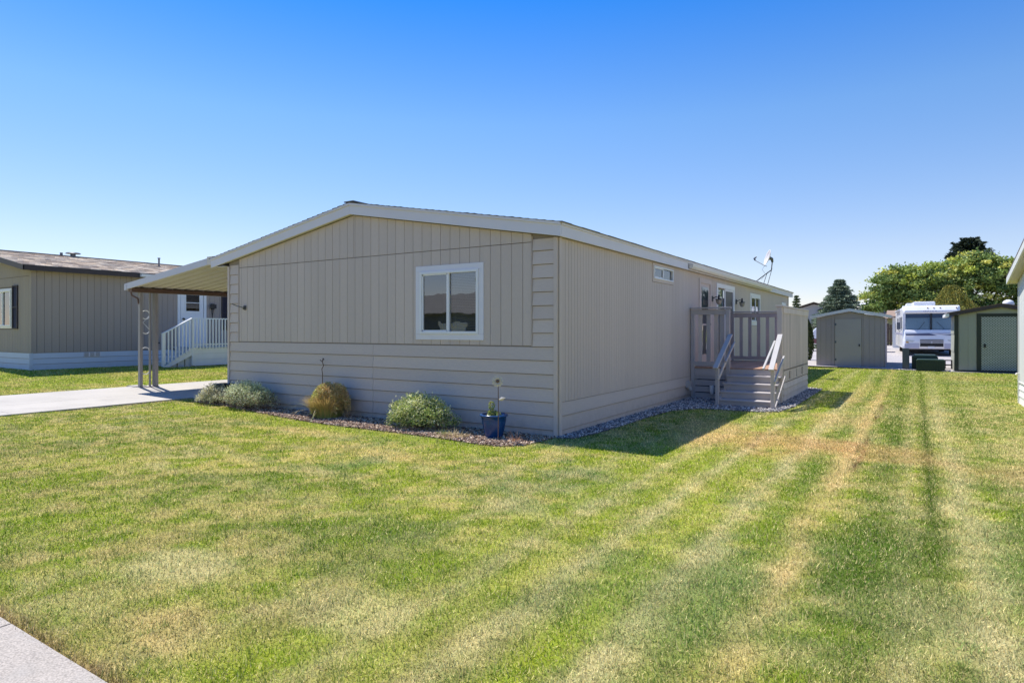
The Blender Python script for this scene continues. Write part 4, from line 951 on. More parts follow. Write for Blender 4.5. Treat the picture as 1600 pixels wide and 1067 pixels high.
# ------------------------------------------------------------------ plants by the wall
def leafmesh(name, P_, size, C, mt, parent, asp=.45, up=0.0, dirs=None, **kw):
    """many small folded-free leaf faces: one rhombus each"""
    n = len(P_); a = rng.normal(size=(n, 3)) if dirs is None else dirs+rng.normal(size=(n, 3))*.35
    a[:, 2] += up; a /= np.linalg.norm(a, axis=1)[:, None]
    b = np.cross(a, rng.normal(size=(n, 3))); b /= np.linalg.norm(b, axis=1)[:, None]
    s = (size if np.ndim(size) else np.full(n, size))[:, None]*(.65+.7*rng.random((n, 1)))
    V = np.stack([P_-a*s*.5, P_+b*s*asp*.5, P_+a*s*.5, P_-b*s*asp*.5], 1).reshape(-1, 3)
    F = np.arange(4*n).reshape(-1, 4)
    return mesh_np(name, V, F, mt, parent, C=np.repeat(C, 4, 0), **kw)
def pick(pal, n, var=.25):
    pal = np.array(pal); return pal[rng.integers(0, len(pal), n)]*(1-var+2*var*rng.random((n, 1)))
def bush(x, y, rx, ry, hh, n, size, pal, lb, deadpal=None, cat='shrub', name='shrub', lumps=7):
    z0 = h(x, y)+.01; e = empty(name, (x, y, z0), lb, cat)
    # one dome of many small leafy tufts with bumps and hollows
    nt = n//26; t = rng.random(nt)*2*math.pi; v = rng.random(nt)
    ph = v**.8*math.pi*.56; ca_, sa_ = np.cos(ph), np.sin(ph)
    bump = 1+.13*np.sin(3*t+1.3)*sa_+.10*np.sin(5*t+v*7)+.10*(rng.random(nt)-.5)
    rr = (.55+.45*rng.random(nt)**.45)*bump
    c = np.stack([x+rx*sa_*rr*np.cos(t)*1.0, y+ry*sa_*rr*np.sin(t), z0+np.maximum(.04, hh*(.34+.66*ca_*rr))], 1)
    P_ = np.repeat(c, 26, 0)+rng.normal(size=(nt*26, 3))*np.array((rx*.075, ry*.075, hh*.07)); m_ = len(P_)
    P_[:, 2] = np.maximum(P_[:, 2], z0+.02); C = np.repeat(pick(pal, nt, .2), 26, 0)*(.8+.4*rng.random((m_, 1)))
    if deadpal is not None:
        k = (P_[:, 2]-z0 < hh*.55*rng.random(m_)*1.5); C[k] = pick(deadpal, k.sum())
    leafmesh('foliage', P_, size, C, m_leaf, e, up=.35)
    m = MB()
    for i in range(26):
        t = random.uniform(0, 2*math.pi); rr = random.uniform(.5, 1); q = (x+rx*.8*rr*math.cos(t), y+ry*.8*rr*math.sin(t), z0+hh*random.uniform(.35, .8))
        m.tube([(x+random.uniform(-.1, .1)*rx, y+random.uniform(-.1, .1)*ry, z0-.01), ((x+q[0])/2, (y+q[1])/2, z0+(q[2]-z0)*.6), q], [.008, .006, .003], 4)
    m.build('stem', m_bark, e); return e
bush(-8.22, -.30, .50, .24, .40, 7000, .034, [(.66, .62, .42), (.54, .52, .32), (.74, .70, .52), (.40, .38, .22)], 'small pale straw and olive shrub at the driveway corner of the bed')
bush(-6.95, -.40, .70, .32, .50, 15000, .032, [(.52, .56, .32), (.62, .66, .40), (.40, .44, .22), (.72, .74, .50)], 'rounded silvery green shrub, woody brown underneath, near the left house corner', deadpal=[(.20, .14, .10), (.34, .24, .17), (.42, .40, .26)])
bush(-2.28, -.48, .58, .35, .50, 14000, .036, [(.72, .72, .34), (.84, .82, .52), (.46, .52, .18), (.36, .44, .12)], 'rounded cream and green variegated shrub below the front window', deadpal=[(.12, .20, .05), (.22, .32, .08), (.5, .52, .22)])
m = MB(); m.lathe(-8.12, -.09-.02, [(.001, .02), (.12, .02), (.16, .40), (.20, .42), (.20, .45), (.16, .45), (.15, .43), (.001, .43)], 20); m.v = [(x, min(y, -.03), z) for x, y, z in m.v]; m.build('black_planter', m_black, label='black round lidded tub at the left corner of the main house wall', cat='tub')
# ornamental grass clump
def blades(name, parent, cx, cy, z0, n, Lr, spread, pal, wd=.006, droop=.35, tips=None, mt=None, rad=.12):
    ang = rng.random(n)*2*math.pi; r0 = rng.random(n)**.5*rad; ln = Lr[0]+(Lr[1]-Lr[0])*rng.random(n); tl = spread*rng.random(n)**.7
    K = 5; C = pick(pal, n); V = []; CC = []
    for k in range(K):
        t = k/(K-1); th = tl*(1+droop*t*t*2.2); rr = r0+ln*t*np.sin(np.minimum(th, 2.2)); zz = z0+ln*t*np.cos(np.minimum(th, 1.75))
        p = np.stack([cx+rr*np.cos(ang), cy+rr*np.sin(ang), np.maximum(zz, z0+.01)], 1)
        s = np.stack([-np.sin(ang), np.cos(ang), 0*ang], 1)*wd*(1-t*.8)
        V += [p-s, p+s]; cc = C.copy()
        if tips is not None: cc = C*(1-t)+np.array(tips)*t
        CC += [cc, cc]
    V = np.stack(V, 1).reshape(-1, 3); CC = np.stack(CC, 1).reshape(-1, 3); o = np.arange(n)[:, None]*(2*K)
    F = np.concatenate([(o+np.array([2*k, 2*k+1, 2*k+3, 2*k+2])) for k in range(K-1)], 0)
    return mesh_np(name, V, F, mt or m_leaf, parent, C=CC)
gx_, gy_ = -4.56, -.40
gr = empty('ornamental_grass', (gx_, gy_, .01), 'clump of ornamental grass, green at the base and orange tan on top', 'grass clump')
blades('foliage', gr, gx_, gy_, .01, 2600, (.30, .47), .40, [(.34, .42, .10), (.44, .46, .11), (.24, .34, .08), (.58, .46, .16)], .0055, .40, tips=(.60, .43, .17), rad=.25)
n = 9000; t = rng.random(n)*2*math.pi; r_ = rng.random(n)**.5*.37*(1+.16*np.sin(3*t+.8)+.1*np.sin(7*t)); lum = .54-.28*(r_/.42)**3+.08*np.sin(t*3)*r_/.4+.05*rng.random(n)
P_ = np.stack([gx_+.05+r_*np.cos(t), gy_+r_*.75*np.sin(t), .05+lum-rng.random(n)**1.5*.30], 1)
side = np.clip((P_[:, 0]-gx_+.25)/.4, 0, 1)[:, None]; k = rng.random((n, 1)) < side*.85+.12
C = np.where(k, pick([(.68, .45, .17), (.80, .62, .32), (.50, .32, .13), (.62, .54, .22)], n), pick([(.50, .54, .14), (.36, .44, .10)], n))
leafmesh('dry_foliage', P_, .085, C, m_leaf, gr, asp=.10, up=.5)
blades('stray_blade', gr, gx_-.08, gy_-.03, .01, 36, (.5, .75), 1.0, [(.60, .60, .32), (.40, .48, .16), (.70, .56, .32)], .006, .45, rad=.15)
m = MB(); m.tube([(-5.05, -.10, 0), (-5.05, -.10, .75), (-5.07, -.10, .86), (-5.02, -.10, .93), (-5.06, -.10, 1.0), (-5.12, -.10, 1.03)], .008, 6); m.tube([(-5.06, -.1, .99), (-5.03, -.1, 1.06), (-5.0, -.1, 1.04)], [.006, .016, .004], 6)
m.build('garden_stake', m_rust, label='thin rusty garden stake standing behind the ornamental grass clump', cat='stake')
# tufts of dry grass in the bed
for i, (x, y, lb) in enumerate(((-1.35, -.80, 'dry straw tuft of grass at the bed edge left of the blue pot'), (-.36, -.62, 'small dead orange weed right of the blue pot'), (-1.62, -.72, 'small low green weed left of the blue pot'))):
    e = empty('weed_tuft', (x, y, .01), lb, 'weed'); blades('foliage', e, x, y, .01, (380, 60, 160)[i], ((.05, .13), (.06, .2), (.05, .12))[i], 1.3, [[(.55, .46, .24), (.45, .36, .18)], [(.5, .28, .16)], [(.25, .33, .08), (.4, .4, .15)]][i], .004, .5, rad=(.22, .05, .10)[i])
# the pot
px_, py_ = -.80, -.52
pt = empty('plant_pot', (px_, py_, .01), 'dark blue ribbed ceramic flower pot standing near the front corner', 'flower pot')
m = MB(); prof = [(.001, .01), (.125, .01), (.13, .03), (.155, .12), (.178, .24), (.186, .315), (.205, .32), (.212, .335), (.205, .35), (.182, .35), (.175, .33), (.172, .28), (.001, .28)]
n = 48
vv = [(px_+(r*(1+(.012 if (k % 2) and .03 < z < .31 else 0)))*math.cos(2*math.pi*k/n), py_+(r*(1+(.012 if (k % 2) and .03 < z < .31 else 0)))*math.sin(2*math.pi*k/n), z+.005) for r, z in prof for k in range(n)]
m.add(vv, [(i*n+k, i*n+(k+1) % n, (i+1)*n+(k+1) % n, (i+1)*n+k) for i in range(len(prof)-1) for k in range(n)], None, True); m.build('pot_body', m_pot, pt)
m = MB(); m.lathe(px_, py_, [(.001, .30), (.17, .295)], 20); m.build('potting_soil', m_soil, pt)
pl = empty('potted_plant', (px_, py_, .30), 'small yellow green leafy plant growing in the blue pot', 'plant')
d = rng.normal(size=(420, 3)); d /= np.linalg.norm(d, axis=1)[:, None]
q = np.array((px_-.03, py_, .36))+d*np.array((.09, .08, .06))*rng.random((420, 1))**.5
q2 = np.array((px_-.04, py_, .48))+d[:120]*np.array((.045, .045, .06)); q3 = np.array((px_+.11, py_-.03, .355))+d[:60]*.035
leafmesh('foliage', np.concatenate([q, q2, q3]), .035, pick([(.42, .46, .14), (.30, .40, .10), (.55, .50, .25)], 600), m_leaf, pl, up=.7)
m = MB(); m.tube([(px_-.03, py_, .29), (px_-.045, py_, .52)], [.006, .003], 5); m.tube([(px_+.11, py_-.03, .29), (px_+.11, py_-.03, .37)], .004, 5); m.build('stem', m_leaf, pl)
# metal flower stake in front of the pot
fx, fy = -.57, -.75
fs = empty('garden_flower_ornament', (fx, fy, 0), 'tall metal flower on a thin stem in front of the blue pot', 'garden ornament')
m = MB(); m.tube([(fx, fy, 0), (fx+.005, fy, .45), (fx, fy, .86)], .006, 6); m.build('stem', m_rust, fs)
hv = Vector((CAMP[0]-fx, CAMP[1]-fy, .25)).normalized(); hu = Vector((0, 0, 1)).cross(hv).normalized(); hw = hv.cross(hu)
c0 = Vector((fx, fy-.015, .87)); m = MB()
for ring, (r0_, r1_, nn, off) in enumerate(((.02, .088, 12, 0), (.015, .062, 10, .3))):
    for k in range(nn):
        t = 2*math.pi*k/nn+off; dd_ = hu*math.cos(t)+hw*math.sin(t); ss = hu*-math.sin(t)+hw*math.cos(t); lift = hv*(.012+.01*ring)
        a, b_, c_, d_ = c0+dd_*r0_, c0+dd_*(r0_+r1_)*.6+ss*.020+lift, c0+dd_*r1_+lift*.3, c0+dd_*(r0_+r1_)*.6-ss*.020+lift
        m.add([a, b_, c_, d_, a-hv*.003, b_-hv*.003, c_-hv*.003, d_-hv*.003], [(0, 1, 2, 3), (7, 6, 5, 4), (0, 4, 5, 1), (1, 5, 6, 2), (2, 6, 7, 3), (3, 7, 4, 0)])
m.build('petals', m_tin, fs, kind='stuff')
m = MB(); m.tube([c0-hv*.005, c0+hv*.02, c0+hv*.028], [.024, .022, .01], 12); m.build('flower_centre', m_rust, fs)
m = MB()
for s_, zz in ((1, .60),):
    a = Vector((fx, fy, zz)); m.add([a, a+hu*.05*s_+Vector((0, 0, .045)), a+hu*.11*s_+Vector((0, 0, .03)), a+hu*.055*s_+Vector((0, 0, -.015)), a+hu*.055*s_+hv*.02+Vector((0, 0, .02))], [(0, 1, 4), (1, 2, 4), (2, 3, 4), (3, 0, 4)])
m.build('metal_leaf', m_tin, fs)

# ------------------------------------------------------------------ trees
def limb(m, a, b, r0, r1, k=3, wob=.1):
    a = Vector(a); b = Vector(b); L_ = (b-a).length
    m.tube([a+(b-a)*(i/k)+(Vector((random.uniform(-1, 1), random.uniform(-1, 1), random.uniform(-.3, .5)))*wob*L_*(0 if i in (0, k) else 1)) for i in range(k+1)], [r0+(r1-r0)*i/k for i in range(k+1)], 6)
def broadleaf(x, y, blobs, lb, pal, npl, size, trunk=.28, name='broadleaf_tree', tips=None, th=2.2, cl_r=.55, cat='tree', group=None):
    """blobs: list of (dx, dy, z, rx, ry, rz); leaves gather in small clumps on each blob's skin so that gaps stay"""
    z0 = h(x, y); e = empty(name, (x, y, z0), lb, cat, group); m = MB()
    m.tube([(x, y, z0-.1), (x+.05, y, z0+th*.5), (x, y+.05, z0+th)], [trunk*1.25, trunk, trunk*.85], 8)
    PP = []; CC = []; SS = []
    for (dx, dy, bz, rx, ry, rz_, n_cl) in blobs:
        bc = Vector((x+dx, y+dy, z0+bz)); limb(m, (x, y, z0+th*.9), bc, trunk*.55, trunk*.12, 4, .08)
        for i in range(n_cl):
            d = rng.normal(size=3); d /= np.linalg.norm(d); 
            if d[2] < -.5: d[2] *= .4
            rr = .55+.5*rng.random(); c = np.array(bc)+d*rr*np.array((rx, ry, rz_))
            if i % 7 == 0: limb(m, bc, c, trunk*.14, trunk*.04, 3, .12)
            k = npl; p = c+rng.normal(size=(k, 3))*cl_r*np.array((1, 1, .55))*(.6+.7*rng.random())*.5
            hue = rng.random(); base_c = np.array(pal[rng.integers(0, len(pal))])
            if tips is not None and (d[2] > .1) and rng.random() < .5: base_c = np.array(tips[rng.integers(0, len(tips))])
            PP.append(p); CC.append(base_c*(.7+.6*rng.random((k, 1)))); 
    P_ = np.concatenate(PP); C = np.concatenate(CC)
    leafmesh('crown', P_, size, C, m_leaf, e, asp=.6, up=.2); m.build('trunk', m_bark, e)
    return e
def conifer(x, y, H_, Rb, lb, pal, n, size, name='spruce_tree', zb=.3, power=.85, cat='tree', droop=.25, whorls=16, per=13, trunk=.14):
    z0 = h(x, y); e = empty(name, (x, y, z0), lb, cat); m = MB(); m.tube([(x, y, z0-.1), (x, y, z0+H_*.5), (x, y, z0+H_*.97)], [trunk, trunk*.6, .02], 7)
    PP = []; DD = []; k = max(6, int(n/(whorls*per)))
    for w in range(whorls):
        t = (w+.3)/whorls; zc = zb+(H_-zb)*t; Rr = Rb*(1-t)**power*(.85+.3*random.random())
        for b in range(per):
            a = 2*math.pi*(b+random.random()*.8)/per+w; L_ = Rr*random.uniform(.65, 1.12)+.06
            u = rng.random(k)**.55; dirv = np.array((math.cos(a), math.sin(a), 0)); sag = -droop*u*u*L_+.22*L_*np.maximum(0, u-.7)
            p = np.array((x, y, z0+zc))+dirv*u[:, None]*L_+np.array((0, 0, 1))*sag[:, None]+np.array((-dirv[1], dirv[0], 0))*((rng.random(k)-.5)*L_*.42*(1-.4*u))[:, None]+rng.normal(size=(k, 3))*.04
            PP.append(p); DD.append(np.tile(dirv+np.array((0, 0, .1)), (k, 1)))
            if L_ > .5: m.tube([(x, y, z0+zc), tuple(np.array((x, y, z0+zc))+dirv*L_*.9-np.array((0, 0, droop*L_*.8)))], [.025, .006], 4)
    P_ = np.concatenate(PP); leafmesh('crown', P_, size, pick(pal, len(P_), .3), m_needle, e, asp=.35, dirs=np.concatenate(DD)); m.build('trunk', m_bark, e); return e
conifer(-.11, 42.3, 5.0, 2.55, 'blue green spruce tree rising right behind the grey shed', [(.16, .22, .15), (.26, .33, .22), (.36, .42, .28), (.09, .12, .08)], 42000, .17, whorls=24, per=19, power=.72)
conifer(-5.1, 56.9, 4.7, 1.1, 'small conifer tip just right of the far house corner', [(.09, .14, .06), (.16, .20, .08)], 6000, .2, name='conifer', whorls=18, per=10)
conifer(-3.2, 60, 3.6, 2.2, 'low yellow green conifer beside the small conifer tip', [(.16, .2, .06), (.10, .13, .05)], 3500, .22, name='conifer', whorls=8, per=9)
conifer(9.4, 75.7, 11.2, 2.9, 'tall dark conifer topping the broadleaf trees at the right', [(.045, .065, .045), (.07, .095, .06), (.03, .045, .03)], 16000, .40, name='pine_tree', zb=6.5, power=.50, droop=-.35, whorls=13, per=16, trunk=.3)
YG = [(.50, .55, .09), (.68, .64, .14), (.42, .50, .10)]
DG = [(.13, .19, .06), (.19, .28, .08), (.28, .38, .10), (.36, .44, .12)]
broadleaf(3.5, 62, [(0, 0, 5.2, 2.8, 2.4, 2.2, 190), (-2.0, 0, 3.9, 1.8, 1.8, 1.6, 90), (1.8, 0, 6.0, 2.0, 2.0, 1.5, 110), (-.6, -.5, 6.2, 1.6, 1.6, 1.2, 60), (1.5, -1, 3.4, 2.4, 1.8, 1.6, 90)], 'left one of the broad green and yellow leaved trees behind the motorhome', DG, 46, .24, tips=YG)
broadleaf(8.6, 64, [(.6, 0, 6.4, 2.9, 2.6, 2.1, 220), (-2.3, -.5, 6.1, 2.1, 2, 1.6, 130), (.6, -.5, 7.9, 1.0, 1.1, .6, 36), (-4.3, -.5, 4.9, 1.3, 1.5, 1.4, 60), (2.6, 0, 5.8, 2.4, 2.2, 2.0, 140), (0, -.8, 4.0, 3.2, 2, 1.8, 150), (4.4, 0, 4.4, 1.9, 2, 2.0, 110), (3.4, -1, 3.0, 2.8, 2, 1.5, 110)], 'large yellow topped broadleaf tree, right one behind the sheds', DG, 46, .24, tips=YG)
broadleaf(3.0, 68, [(0, 0, 5.6, 1.8, 1.6, 1.6, 70), (.8, 0, 6.7, 1.2, 1.2, 1.0, 40), (1.4, 0, 4.4, 2, 1.6, 1.5, 60)], 'thin dark leaved tree at the left edge of the tree group', [(.05, .08, .05), (.07, .10, .06)], 40, .22)
broadleaf(12.8, 50, [(0, 0, 3.6, 1.8, 1.6, 1.6, 90), (1.5, 0, 3.0, 1.6, 1.6, 1.4, 80), (-1.2, 0, 2.6, 1.6, 1.4, 1.2, 70)], 'dark green tree low behind the sage shed', [(.03, .05, .02), (.05, .075, .025), (.08, .11, .03)], 44, .2)
def weeping(x, y, lb):
    z0 = h(x, y); e = empty('cypress_tree', (x, y, z0), lb, 'tree'); n = 15000
    t = rng.random(n)*2*math.pi; v = rng.random(n); R_ = 1.75*np.sqrt(np.clip(1-(v*1.05-.28)**2*1.35, .02, 1))*(1-.55*np.clip(v-.62, 0, 1)/.38)
    lump = 1+.10*np.sin(t*9)+.07*np.sin(v*21+t*4); rr = R_*lump*(.80+.24*rng.random(n))
    P_ = np.stack([x+rr*np.cos(t), y+rr*np.sin(t), z0+.15+4.55*v], 1); C = pick([(.28, .28, .05), (.40, .36, .07), (.55, .44, .10), (.14, .16, .04), (.18, .20, .05)], n)
    dirs = np.tile(np.array((0, 0, -1.)), (n, 1)); leafmesh('crown', P_, .17, C, m_needle, e, asp=.3, dirs=dirs)
    m = MB(); m.tube([(x, y, z0-.1), (x, y, z0+3.6)], [.16, .05], 7); m.build('trunk', m_bark, e)
weeping(6.75, 50.3, 'rounded yellow green cypress directly behind the motorhome roof')
# arborvitae behind the deck
def arbor(x, y, H_, R_, lb):
    z0 = h(x, y); e = empty('arborvitae', (x, y, z0), lb, 'shrub'); n = 6000; t = rng.random(n)*2*math.pi; v = rng.random(n)
    rr = R_*np.sin(np.clip(v*.92+.12, 0, 1)*math.pi)**.6*(.75+.3*rng.random(n)); P_ = np.stack([x+rr*np.cos(t), y+rr*np.sin(t), z0+.05+H_*v], 1)
    leafmesh('foliage', P_, .10, pick([(.035, .06, .02), (.06, .10, .03), (.10, .14, .04)], n), m_needle, e, asp=.4, up=1.4)
    m = MB(); m.tube([(x, y, z0-.05), (x, y, z0+H_*.8)], [.05, .02], 6); m.build('stem', m_bark, e)
arbor(.02, 24.3, 2.35, .42, 'tall dark green columnar shrub between deck and grey shed')

# ------------------------------------------------------------------ motorhome
RVc = Vector((5.16, 31.42)); a_ = math.atan2(3.44-4.03, 41.01-30.70)   # axis pointing to the rear
ang = -a_
ca, sa = math.cos(ang), math.sin(ang)
RG = .225
def RVT(u, d, w):       # u across (right of photo), d forwards out of the nose, w up from its ground
    return (RVc.x+u*ca+d*sa, RVc.y+u*sa-d*ca, RG+w)
rv = empty('motorhome', (RVc.x, RVc.y, RG), 'white class A motorhome with dark stripes parked nose first between the sheds', 'motorhome')
hw_ = 1.27
def loft(m, secs, T=None):
    """secs: list of (d, [(u, w) ...]) with equal counts"""
    n = len(secs[0][1]); vv = [(u, d, w) for d, pr in secs for u, w in pr]
    m.add(vv, [(i*n+k, i*n+(k+1) % n, (i+1)*n+(k+1) % n, (i+1)*n+k) for i in range(len(secs)-1) for k in range(n)]+[tuple(range(n))]+[tuple(range((len(secs)-1)*n, len(secs)*n))])
def sec(w0, w1, hw, r=.12):
    return [(-hw, w0), (hw, w0), (hw, w1-r), (hw-r*.3, w1-r*.3), (hw-r, w1), (-hw+r, w1), (-hw+r*.3, w1-r*.3), (-hw, w1-r)]
m = MB(RVT); loft(m, [(-9.6, sec(.42, 2.66, hw_)), (-.75, sec(.42, 2.68, hw_)), (-.30, sec(.42, 2.62, hw_, .16))]); m.build('body', m_rv, rv, bevel=.02)
m = MB(RVT); prof = [(-.30, .40), (.06, .40), (.12, .52), (.13, .78), (.10, 1.0), (.04, 1.28), (-.02, 1.40), (-.30, 1.40)]
vv = []; us = [-hw_, -hw_+.10, -.6, .6, hw_-.10, hw_]; off = [-.16, -.04, 0, 0, -.04, -.16]
for u, o_ in zip(us, off): vv += [(u, d+(o_ if d > -.25 else 0), w) for d, w in prof]
n = len(prof); m.add(vv, [(i*n+k, i*n+(k+1) % n, (i+1)*n+(k+1) % n, (i+1)*n+k) for i in range(len(us)-1) for k in range(n)]+[tuple(range(n)), tuple(range(5*n, 6*n))]); m.build('front_cap', m_rv, rv, bevel=.02)
m = MB(RVT); prof = [(-.6, 2.26), (-.12, 2.26), (-.05, 2.33), (-.06, 2.42), (-.22, 2.62), (-.6, 2.69)]; vv = []
for u, o_ in zip(us, off): vv += [(u, d+(o_ if d > -.5 else 0), w) for d, w in prof]
n = len(prof); m.add(vv, [(i*n+k, i*n+(k+1) % n, (i+1)*n+(k+1) % n, (i+1)*n+k) for i in range(len(us)-1) for k in range(n)]+[tuple(range(n)), tuple(range(5*n, 6*n))]); m.build('roof_cap', m_rv, rv, bevel=.02)
for s in (-1, 1):
    m = MB(RVT); m.box(s*1.2-.06, s*1.2+.06, -.34, -.16, 1.40, 2.26); m.build('windscreen_pillar', m_rv, rv)
    ua, ub = (-1.14, -.04) if s < 0 else (.04, 1.14)
    m = MB(RVT); m.add([(ua, -.10, 1.41), (ub, -.10, 1.41), (ub, -.20, 2.25), (ua, -.20, 2.25)], [(0, 1, 2, 3)]); m.build('windscreen', m_rvglass, rv)
    m = MB(RVT); m.add([(ua, -.24, 1.43), (ub, -.24, 1.43), (ub, -.29, 2.04), (ua, -.29, 2.04)], [(0, 1, 2, 3)])
    m.build('curtain', mat('rv_curtain', (.62, .72, .76), .8, .12, 10, stretch=(6, 6, .1)) if s < 0 else bpy.data.materials['rv_curtain'], rv)
    m = MB(RVT); m.add([(ua, -.22, 2.04), (ub, -.22, 2.04), (ub, -.23, 2.25), (ua, -.23, 2.25)], [(0, 1, 2, 3)]); m.build('sun_band', m_rvst, rv)
    m = MB(RVT); x0 = s*.55; m.tube([(x0-.10*s*s, -.05, 1.37), (x0+.02, -.08, 1.45), (x0+(.28 if s < 0 else -.30), -.16, 1.82)], .010, 5); m.build('wiper', m_black, rv)
    hl = MB(RVT); a0, a1 = (-1.13, -.70) if s < 0 else (.70, 1.13); hl.prism([(a0, .90), (a1, .83), (a1, .74), (a0, .78)], .02, .115 if True else 0); hh = hl.build('headlight', m_lens, rv); LOC[hh] = base(rv)
    m = MB(RVT); q = (-1.13, -.98) if s < 0 else (.98, 1.13); m.box(q[0], q[1], .0, .10, .70, .78); m.build('turn_signal', m_amber, rv)
    m = MB(RVT); m.tube([(s*1.30, -.35, 1.42), (s*1.42, -.25, 1.30), (s*1.46, -.2, 1.45)], .018, 6); m.box(s*1.46-.08, s*1.46+.08, -.24, -.12, 1.42, 1.80); m.build('mirror', m_dgrey, rv, bevel=.02)
m = MB(RVT); m.box(-.04, .04, -.20, -.10, 1.40, 2.26); m.build('windscreen_divider', m_black, rv)
m = MB(RVT); m.box(-1.18, 1.18, -.95, -.90, 1.41, 2.25); m.build('cab_interior', m_room, rv)
m = MB(RVT); m.prism([(-1.16, 1.18), (-.1, 1.22), (.25, 1.10), (-.1, 1.09), (-1.12, 1.10)], .07, .093); m.prism([(.55, 1.12), (1.16, 1.20), (1.12, 1.09)], .06, .093); m.build('stripe', m_rvst, rv)
m = MB(RVT); m.prism([(.0, 1.24), (.62, 1.16), (.58, 1.13), (-.02, 1.225)], .07, .088); m.prism([(.2, 1.23), (.9, 1.235), (.7, 1.20)], .06, .085); m.build('pale_stripe', m_rvst2, rv)
g = MB(RVT); g.box(-.50, .52, .08, .137, .52, .90); gg = g.build('grille', m_black, rv); LOC[gg] = base(rv)
m = MB(RVT); 
for z, t in ((.80, .035), (.71, .045), (.88, .02)): m.box(-.50, .52, .137, .15, z, z+t)
m.tube([(.01, .15, .735), (.01, .165, .735)], .045, 12)
m.build('grille_bar', m_lgrey, gg)
m = MB(RVT); m.box(-.16, .14, .13, .145, .42, .53); m.build('number_plate', m_white, rv)
m = MB(RVT); m.prism([(-1.2, .42), (-.54, .42), (-.54, .70), (-1.2, .66)], .05, .134); m.prism([(.56, .42), (1.2, .42), (1.2, .66), (.56, .70)], .05, .134); m.build('lower_panel', mat('rv_grey', (.46, .46, .55), .35, .03, 3), rv, bevel=.01)
m = MB(RVT); m.box(-1.15, 1.15, .0, .02, .39, .41); m.build('bumper_trim', m_rvst2, rv)
# letters on the brow
def text(s, T0, u, w, size, mt, name, parent, d=.001):
    cu = bpy.data.curves.new(name, 'FONT'); cu.body = s; cu.size = size; cu.extrude = .003; cu.align_x = 'CENTER'; cu.align_y = 'CENTER'; cu.space_character = 1.5
    o = bpy.data.objects.new(name, cu); dg = bpy.context.evaluated_depsgraph_get(); COL.objects.link(o)
    me = bpy.data.meshes.new_from_object(o.evaluated_get(bpy.context.evaluated_depsgraph_get())); COL.objects.unlink(o); bpy.data.objects.remove(o)
    b = base(parent)
    for v in me.vertices:
        p = T0(u+v.co.x, d+v.co.z, w+v.co.y); v.co = Vector(p)-b
    me.materials.clear(); me.materials.append(mt); return link(bpy.data.objects.new(name, me), parent)
text('ITASCA', RVT, -.05, 2.375, .13, m_rvst2, 'lettering', rv, d=-.04)
for u in (-.15, .12, .40, 1.1):
    m = MB(RVT); m.box(u-.03, u+.03, -.2, -.13, 2.545, 2.58); m.build('marker_light', m_amber, rv)
m = MB(RVT); m.box(-1.05, -.35, -2.6, -1.4, 2.66, 2.86); m.build('roof_air_conditioner', m_rv, rv, bevel=.05)
m = MB(RVT); m.box(-.75, .25, -2.4, -.9, 2.66, 2.92); m.build('roof_pod', m_rv, rv, bevel=.06)
m = MB(RVT); m.box(-1.0, -.4, -6.4, -5.6, 2.66, 2.80); m.build('roof_vent', m_rv, rv, bevel=.03)
for d0, d1, w0, w1 in ((-1.55, -.75, 1.45, 2.1), (-3.6, -2.4, 1.45, 2.1), (-6.5, -5.3, 1.45, 2.1)):
    m = MB(RVT); m.box(-hw_-.012, -hw_+.002, d0, d1, w0, w1); m.build('side_window', m_screen, rv)
m = MB(RVT); m.box(-hw_-.008, -hw_+.001, -9.3, -.4, 1.12, 1.24); m.build('side_stripe', m_rvst2, rv)
m = MB(RVT); m.tube([(-hw_-.06, -7.8, 2.52), (-hw_-.06, -3.0, 2.52)], .06, 8); m.build('awning', m_lgrey, rv)
for d_ in (-1.1, -6.8):
    for s in (-1, 1):
        u0 = s*1.02; m = MB(RVT)
        m.tube([(u0-.13, d_, .40), (u0-.12, d_, .40), (u0+.12, d_, .40), (u0+.13, d_, .40)], [.34, .40, .40, .34], 20); w_ = m.build('wheel', m_tyre, rv); LOC[w_] = base(rv)
        m = MB(RVT); m.tube([(u0+s*.131, d_, .40), (u0+s*.15, d_, .40)], [.2, .12], 14); m.build('rim', m_lgrey, w_)
m = MB(RVT); m.box(-1.1, 1.1, -9.2, -.6, .30, .42); m.build('chassis', m_black, rv)

